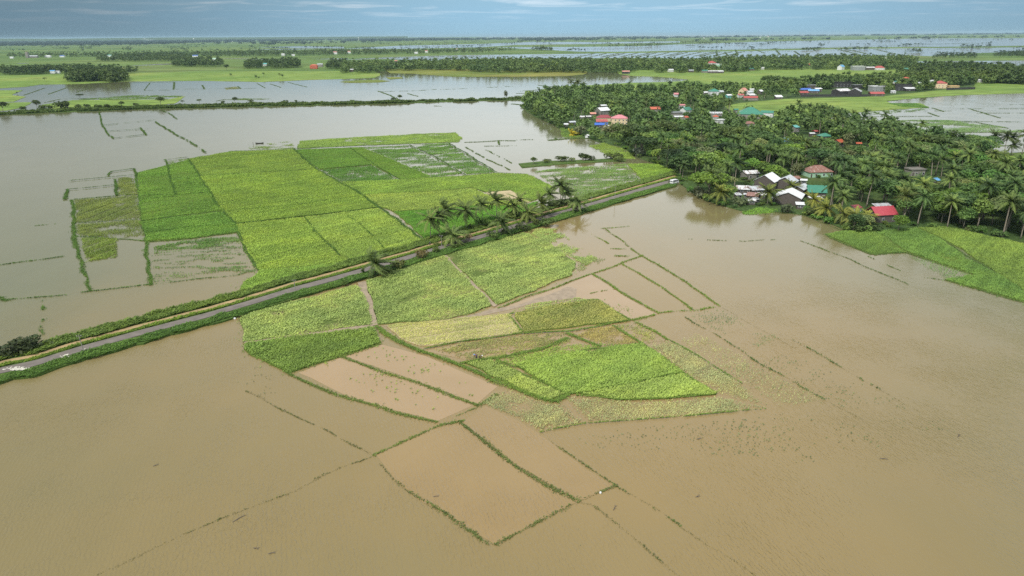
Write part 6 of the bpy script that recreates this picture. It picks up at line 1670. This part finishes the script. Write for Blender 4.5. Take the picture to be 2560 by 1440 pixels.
# ------------------------------------------------------------------ small things
# white towns and masts at the horizon
for px, py, hp, wd, lb in ((485, 103, 7, 3.0, 'white water tower above the far woods'), (897, 101, 7, 2.0, 'white steeple on the far plain')):
    c = P(px, py, 0)
    k = m_per_px(c.x, c.y)
    o = empty('water_tower', c); tag(o, lb, 'tower')
    MB().tube([(0, 0, 0), (0, 0, hp * k * 0.7)], wd * k * 0.22, 8).build('stem', rmat('white'), o)
    MB().tube([(0, 0, hp * k * 0.62), (0, 0, hp * k * 0.75), (0, 0, hp * k)], [wd * k * 0.25, wd * k * 0.6, wd * k * 0.45], 10).build('tank', rmat('white'), o)
for px, py, hp, lb in ((969, 96, 7, 'thin radio mast on the horizon, left of two'), (973, 96, 5, 'short mast right of the radio mast on the horizon'), (1030, 96, 6, 'tapered mast on the horizon'), (1998, 91, 10, 'faint mast above the coast trees')):
    c = P(px, py, 0)
    k = m_per_px(c.x, c.y)
    o = empty('radio_mast', c); tag(o, lb, 'mast')
    h = hp * k * 1.2
    m = MB()
    for a in (0, 2.1, 4.2):
        m.tube([(math.cos(a) * k * 0.5, math.sin(a) * k * 0.5, 0), (0, 0, h)], k * 0.14, 4)
    m.build('frame', rmat('grey'), o)
    MB().tube([(0, 0, h * 0.8), (0, 0, h)], k * 0.35, 6).build('antenna', rmat('grey'), o)
# cable stayed bridge
a, b = P(268, 103, 0), P(384, 103, 0)
k = m_per_px(a.x, a.y)
o = empty('cable_bridge', a, math.atan2(b.y - a.y, b.x - a.x)); tag(o, 'hazy cable stayed bridge with three white pylons on the horizon', 'bridge')
L = (b - a).length
MB().box(0, L, -k * .4, k * .4, 2.2 * k, 2.6 * k).build('deck', rmat('white'), o)
for t in (0.15, 0.48, 0.82):
    X = L * t
    MB().box(X - k * .35, X + k * .35, -k * 1.1, -k * .5, 0, 7 * k).box(X - k * .35, X + k * .35, k * .5, k * 1.1, 0, 7 * k).box(X - k * .3, X + k * .3, -k * .5, k * .5, 4.6 * k, 5.1 * k).build('pylon', rmat('white'), o)
    cb = MB()
    for s in (-1, 1):
        for q in (0.3, 0.6, 1.0):
            cb.tube([(X, 0, 6.6 * k), (X + s * q * L * 0.15, 0, 2.6 * k)], k * 0.06, 4)
    cb.build('stay_cable', rmat('white'), o)
tw = [(162, 109, 3), (168, 109.5, 5), (176, 108.8, 3), (138, 113, 3), (318, 106.5, 5), (327, 106.3, 4), (336, 106.5, 3), (412, 106, 5), (424, 106.4, 4), (432, 105.5, 4), (580, 105, 4), (602, 104, 3), (622, 103, 2), (710, 101.2, 3), (1142, 124, 4), (1276, 123, 3), (1057, 98, 3), (1110, 97, 3), (1760, 96, 4), (1900, 94, 5), (1920, 93, 4)]
for i, (px, py, wpx) in enumerate(tw):
    c = P(px, py, 0)
    k = m_per_px(c.x, c.y)
    o = empty('far_building', c); tag(o, 'tiny white building far out on the hazy plain', 'building', 'white buildings far out on the plain')
    w = wpx * k
    MB().box(-w / 2, w / 2, -w / 4, w / 4, 0, 1.0 * k + 3).build('wall', rmat('white'), o)
    MB().add([(-w / 2, -w / 4 - 1, k + 3), (w / 2, -w / 4 - 1, k + 3), (w / 2, w / 4 + 1, k + 3), (-w / 2, w / 4 + 1, k + 3), (-w / 2, 0, 1.5 * k + 3), (w / 2, 0, 1.5 * k + 3)], [(0, 1, 5, 4), (2, 3, 4, 5), (0, 4, 3), (1, 2, 5)]).build('roof', rmat(('white', 'zinc', 'salmon')[i % 3]), o)

# utility poles by the road
for px, py, hp, lb in ((210, 880, 46, 'slim utility pole leaning beside the road at left'), (738, 727, 30, 'utility pole at the road in the middle'), (1104, 617, 30, 'utility pole among the verge bushes'), (1537, 500, 36, 'utility pole over the flood near the road end'), (1478, 513, 22, 'short pole on the road bank right of the mirrored palm')):
    c = P(px, py, 0.5)
    h = hp * m_per_px(c.x, c.y) * 1.02
    o = empty('utility_pole', c); tag(o, lb, 'pole')
    o.rotation_euler = (0, R_(-5 if px == 210 else 0), 0)
    MB().tube([(0, 0, -0.2), (0, 0, h)], [0.13, 0.08], 7).build('post', rmat('concrete'), o)
    MB().box(-0.7, 0.7, -0.05, 0.05, h - 0.5, h - 0.38).build('crossarm', rmat('timber'), o)
    for q in (-0.6, 0.6):
        MB().tube([(q, 0, h - 0.38), (q, 0, h - 0.2)], 0.06, 6).build('insulator', rmat('white'), o)

# white van at the end of the road
c = P(1686, 459, 0.7)
o = empty('van', c, R_(38)); tag(o, 'white van with dark windows where the road enters the trees', 'van')
S_ = 1.25
prof = [(-2.2, .35), (2.1, .35), (2.15, .9), (1.75, 1.15), (1.25, 1.85), (-2.0, 1.95), (-2.2, 1.5)]
m = MB()
m.add([(x * S_, -.85 * S_, z * S_) for x, z in prof] + [(x * S_, .85 * S_, z * S_) for x, z in prof], [tuple(range(7)), tuple(range(13, 6, -1))] + [((i + 1) % 7, i, i + 7, (i + 1) % 7 + 7) for i in range(7)])
m.build('body', rmat('white'), o)
for x0, x1 in ((-1.9, -0.9), (-0.75, 0.2), (0.35, 1.2)):
    for s in (-1, 1):
        MB().box(x0 * S_, x1 * S_, min(s * .84, s * .87) * S_, max(s * .84, s * .87) * S_, 1.15 * S_, 1.7 * S_).build('window', rmat('glass'), o)
MB().add([(1.78 * S_, -.7 * S_, 1.2 * S_), (1.78 * S_, .7 * S_, 1.2 * S_), (1.34 * S_, .65 * S_, 1.8 * S_), (1.34 * S_, -.65 * S_, 1.8 * S_), (1.60 * S_, -.7 * S_, 1.15 * S_), (1.6 * S_, .7 * S_, 1.15 * S_), (1.2 * S_, .65 * S_, 1.78 * S_), (1.2 * S_, -.65 * S_, 1.78 * S_)], [(0, 1, 2, 3), (4, 7, 6, 5), (0, 3, 7, 4), (1, 5, 6, 2), (2, 6, 7, 3), (0, 4, 5, 1)]).build('windscreen', rmat('glass'), o)
MB().box(-2.24 * S_, -2.19 * S_, -.7 * S_, .7 * S_, 1.15 * S_, 1.5 * S_).build('rear_window', rmat('glass'), o)
for x in (-1.35, 1.35):
    for s in (-1, 1):
        wv = MB().tube([(x * S_, s * .62 * S_, .36 * S_), (x * S_, s * .88 * S_, .36 * S_)], .36 * S_, 14).build('wheel', rmat('black'), o)
        MB().tube([(x * S_, s * .87 * S_, .36 * S_), (x * S_, s * .90 * S_, .36 * S_)], .2 * S_, 10).build('rim', rmat('zinc'), wv)
for s in (-1, 1):
    MB().box(2.12 * S_, 2.18 * S_, (s * .6 - .15) * S_, (s * .6 + .15) * S_, .7 * S_, .88 * S_).build('headlight', rmat('white'), o)

# outrigger boat with gear
c = P(649, 359, 0.0)
k = m_per_px(c.x, c.y)
o = empty('outrigger_boat', c, R_(14)); tag(o, 'dark narrow outrigger boat resting beside the flooded paddies', 'boat')
Lb = 19 * k / 2
hv, n_ = [], 13
for i in range(n_):
    t = -1 + 2 * i / (n_ - 1)
    w_ = 0.62 * (1 - abs(t) ** 2.4) + 0.03
    sh_ = 0.55 + 0.5 * abs(t) ** 3
    hv += [(t * Lb, -w_, sh_), (t * Lb, -w_ * 0.5, 0.02), (t * Lb, 0, -0.1), (t * Lb, w_ * 0.5, 0.02), (t * Lb, w_, sh_), (t * Lb, w_ * .85, sh_), (t * Lb, 0, 0.22), (t * Lb, -w_ * .85, sh_)]
hf = [(i * 8 + j, i * 8 + (j + 1) % 8, i * 8 + 8 + (j + 1) % 8, i * 8 + 8 + j) for i in range(n_ - 1) for j in range(8)]
MB().add(hv, hf).build('hull', rmat('black'), o)
for s in (-1, 1):
    MB().tube([(-Lb * .6, s * 2.1, 0.12), (0, s * 2.2, 0.1), (Lb * .6, s * 2.1, 0.12)], 0.09, 6).build('outrigger', rmat('timber'), o)
for x in (-Lb * .4, Lb * .35):
    MB().tube([(x, -2.15, 0.12), (x, -0.8, 0.75), (x, 0.8, 0.75), (x, 2.15, 0.12)], 0.06, 6).build('boom', rmat('timber'), o)
for x in (-Lb * .5, 0, Lb * .45):
    MB().box(x - .15, x + .15, -.48, .48, .42, .47).build('seat', rmat('timber'), o)


# people: one skinned body each, clothing as parts
def person(loc, rz, pose, label, shirt, pants, hat, s=1.0):
    o = empty('person', loc, rz); tag(o, label, 'person')
    o.scale = (s, s, s)
    J = dict(pose)
    names = list(J)
    E = [('pelvis', 'waist'), ('waist', 'chest'), ('chest', 'neck'), ('neck', 'chin'), ('chin', 'head'), ('chest', 'shoL'), ('shoL', 'elbL'), ('elbL', 'wriL'), ('wriL', 'hanL'), ('chest', 'shoR'), ('shoR', 'elbR'), ('elbR', 'wriR'), ('wriR', 'hanR'),
         ('pelvis', 'hipL'), ('hipL', 'kneL'), ('kneL', 'ankL'), ('ankL', 'toeL'), ('pelvis', 'hipR'), ('hipR', 'kneR'), ('kneR', 'ankR'), ('ankR', 'toeR')]
    RAD = dict(pelvis=.13, waist=.12, chest=.145, neck=.06, chin=.085, head=.10, shoL=.075, shoR=.075, elbL=.05, elbR=.05, wriL=.036, wriR=.036, hanL=.03, hanR=.03, hipL=.095, hipR=.095, kneL=.065, kneR=.065, ankL=.045, ankR=.045, toeL=.035, toeR=.035)

    def skin(name, keep, grow, mat):
        ns = [q for q in names if q in keep]
        me = bpy.data.meshes.new(name)
        me.from_pydata([J[q] for q in ns], [(ns.index(a), ns.index(b)) for a, b in E if a in keep and b in keep], [])
        me.materials.append(mat)
        ob = link(name, me, o)
        md = ob.modifiers.new('skin', 'SKIN')
        for q, sv in zip(ns, me.skin_vertices[0].data):
            sv.radius = (RAD[q] * grow, RAD[q] * grow)
            sv.use_root = q == ns[0]
        sd = ob.modifiers.new('smooth', 'SUBSURF')
        sd.levels = sd.render_levels = 2
        return ob
    # hands: finger roots grow out of the palm inside the same body surface
    for sd_ in 'LR':
        h = Vector(J['han' + sd_]); w_ = Vector(J['wri' + sd_])
        d = (h - w_).normalized()
        q = d.orthogonal().normalized()
        for i, (sp, ln) in enumerate(((-.03, .07), (-.01, .085), (.01, .08), (.03, .065), (.055, .03))):
            nm = f'fin{sd_}{i}'
            J[nm] = tuple(h + d * ln + q * sp); names.append(nm)
            RAD[nm] = .012
            E.append(('han' + sd_, nm))
    skin('body', set(names), 1.0, rmat('skin'))
    skin('shirt', {'waist', 'chest', 'neck', 'shoL', 'shoR', 'elbL', 'elbR'}, 1.18, rmat(shirt))
    skin('trousers', {'pelvis', 'waist', 'hipL', 'hipR', 'kneL', 'kneR', 'ankL', 'ankR'}, 1.15, rmat(pants))
    hd = Vector(J['head'])
    MB().tube([hd + Vector((0, 0, .02)), hd + Vector((0, 0, .05)), hd + Vector((0, 0, .06)), hd + Vector((0, 0, .16))], [.20, .20, .125, .09], 12).build('hat', rmat(hat), o, True)
    return o


BEND = dict(pelvis=(0, 0, .86), waist=(.14, 0, .96), chest=(.38, 0, .98), neck=(.55, 0, .96), chin=(.64, 0, .93), head=(.72, 0, .96), shoL=(.40, .19, .95), elbL=(.46, .24, .68), wriL=(.58, .18, .46), hanL=(.62, .16, .38), shoR=(.40, -.19, .95), elbR=(.48, -.24, .68), wriR=(.62, -.16, .48), hanR=(.66, -.14, .40),
            hipL=(0, .10, .82), kneL=(.08, .13, .46), ankL=(-.04, .13, .08), toeL=(.12, .15, .04), hipR=(0, -.10, .82), kneR=(.12, -.13, .46), ankR=(0, -.13, .08), toeR=(.16, -.15, .04))
STAND = dict(pelvis=(0, 0, .92), waist=(0, 0, 1.06), chest=(.02, 0, 1.30), neck=(.03, 0, 1.46), chin=(.06, 0, 1.54), head=(.05, 0, 1.63), shoL=(.02, .20, 1.38), elbL=(.03, .25, 1.10), wriL=(.10, .25, .86), hanL=(.12, .25, .78), shoR=(.02, -.20, 1.38), elbR=(.03, -.25, 1.10), wriR=(.12, -.22, .88), hanR=(.14, -.21, .80),
             hipL=(0, .10, .88), kneL=(.03, .11, .48), ankL=(0, .11, .08), toeL=(.16, .13, .04), hipR=(0, -.10, .88), kneR=(.05, -.11, .48), ankR=(.02, -.11, .08), toeR=(.18, -.13, .04))
c = P(1192, 897, 0.1)
person(c, R_(150), BEND, 'person in a purple shirt and pale hat bending over the grass dike', 'purple', 'navy', 'sky', 1.1)
c = P(1199, 899, 0.1)
person(c, R_(20), BEND, 'person in black bending beside the one in purple', 'black', 'black', 'white', 1.05)
c = P(633, 363, -0.35)
person(c, R_(30), STAND, 'person in dark clothes wading beside the outrigger boat', 'black', 'black', 'black', 1.3)
c = P(1075, 616, 0.65)
person(c, R_(-40), STAND, 'person in dark blue standing on the dirt strip by the road', 'navy', 'navy', 'navy', 1.15)

# floating bits
for px, py, r0, lb in ((557, 800, 0.5, 'white plastic sack at the flood edge below the road'), (587, 797, 0.4, 'small white sack where the paddy meets the flood'), (1501, 1233, 0.25, 'tiny white scrap caught in the dike grass')):
    c = P(px, py, 0.05)
    r = np.random.default_rng(int(px))
    vs, n1 = [], 8
    m = MB()
    ring = [[(math.cos(t) * r0 * q * r.uniform(.8, 1.15), math.sin(t) * r0 * q * .7 * r.uniform(.8, 1.15), z) for t in np.linspace(0, 6.283, n1, endpoint=False)] for q, z in ((.8, -.1), (1, .12), (.75, .3), (.25, .38))]
    vs = [p for q in ring for p in q]
    m.add(vs, [(i * n1 + j, i * n1 + (j + 1) % n1, (i + 1) * n1 + (j + 1) % n1, (i + 1) * n1 + j) for i in range(3) for j in range(n1)] + [tuple(range(3 * n1, 4 * n1))])
    ob = m.build('plastic_sack', rmat('white'), None, True)
    ob.location = c
    tag(ob, lb, 'sack')
for px, py, ln, a, lb in ((600, 1296, 2.6, 50, 'dark branch floating in the lower left flood'), (1538, 1270, 1.6, 60, 'dark stick floating right of the foreground paddy'), (640, 1372, 1.0, -20, 'short dark branch near the bottom edge'), (680, 1384, 1.2, 10, 'crooked dark twig near the bottom edge'), (1748, 1098, 1.2, 15, 'floating twig in the right foreground'), (2210, 1148, 1.6, -10, 'dark drift wood in the right foreground'), (2398, 1090, 1.6, 40, 'floating branch far right in the flood'), (1745, 1242, 1.0, 20, 'little twig below the right dikes'), (390, 1164, 1.0, 30, 'small twig in the left foreground flood'), (1090, 1242, 1.0, 0, 'short floating stick by the dashed dike')):
    c = P(px, py, 0.0)
    o = empty('floating_branch', c, R_(a)); tag(o, lb, 'branch')
    MB().tube([(-ln / 2, 0, .03), (0, .12, .10), (ln / 2, -.05, .05)], [.07, .06, .02], 6).build('stem', rmat('timber'), o)
    m = MB()
    for q in (-.25, .1, .3):
        m.tube([(q * ln, .05, .06), (q * ln + .25, .4 * (1 if q > 0 else -1), .22)], [.035, .01], 5)
    m.build('twig', rmat('timber'), o)

# ------------------------------------------------------------------ haze
HAZE = 0.000027
hm = bpy.data.materials.new('haze'); hm.use_nodes = True
hn, hl = hm.node_tree.nodes, hm.node_tree.links
hn.clear()
pv = N(hn, 'ShaderNodeVolumePrincipled')
pv.inputs['Color'].default_value = (0.55, 0.80, 0.95, 1)
pv.inputs['Density'].default_value = HAZE
ho = N(hn, 'ShaderNodeOutputMaterial')
hl.new(pv.outputs[0], ho.inputs['Volume'])
hb = MB().box(-90000, 90000, -2000, 90000, -2.0, 118).build('haze', hm)
tag(hb, 'thin blue haze over the whole plain', 'haze', None, 'stuff')
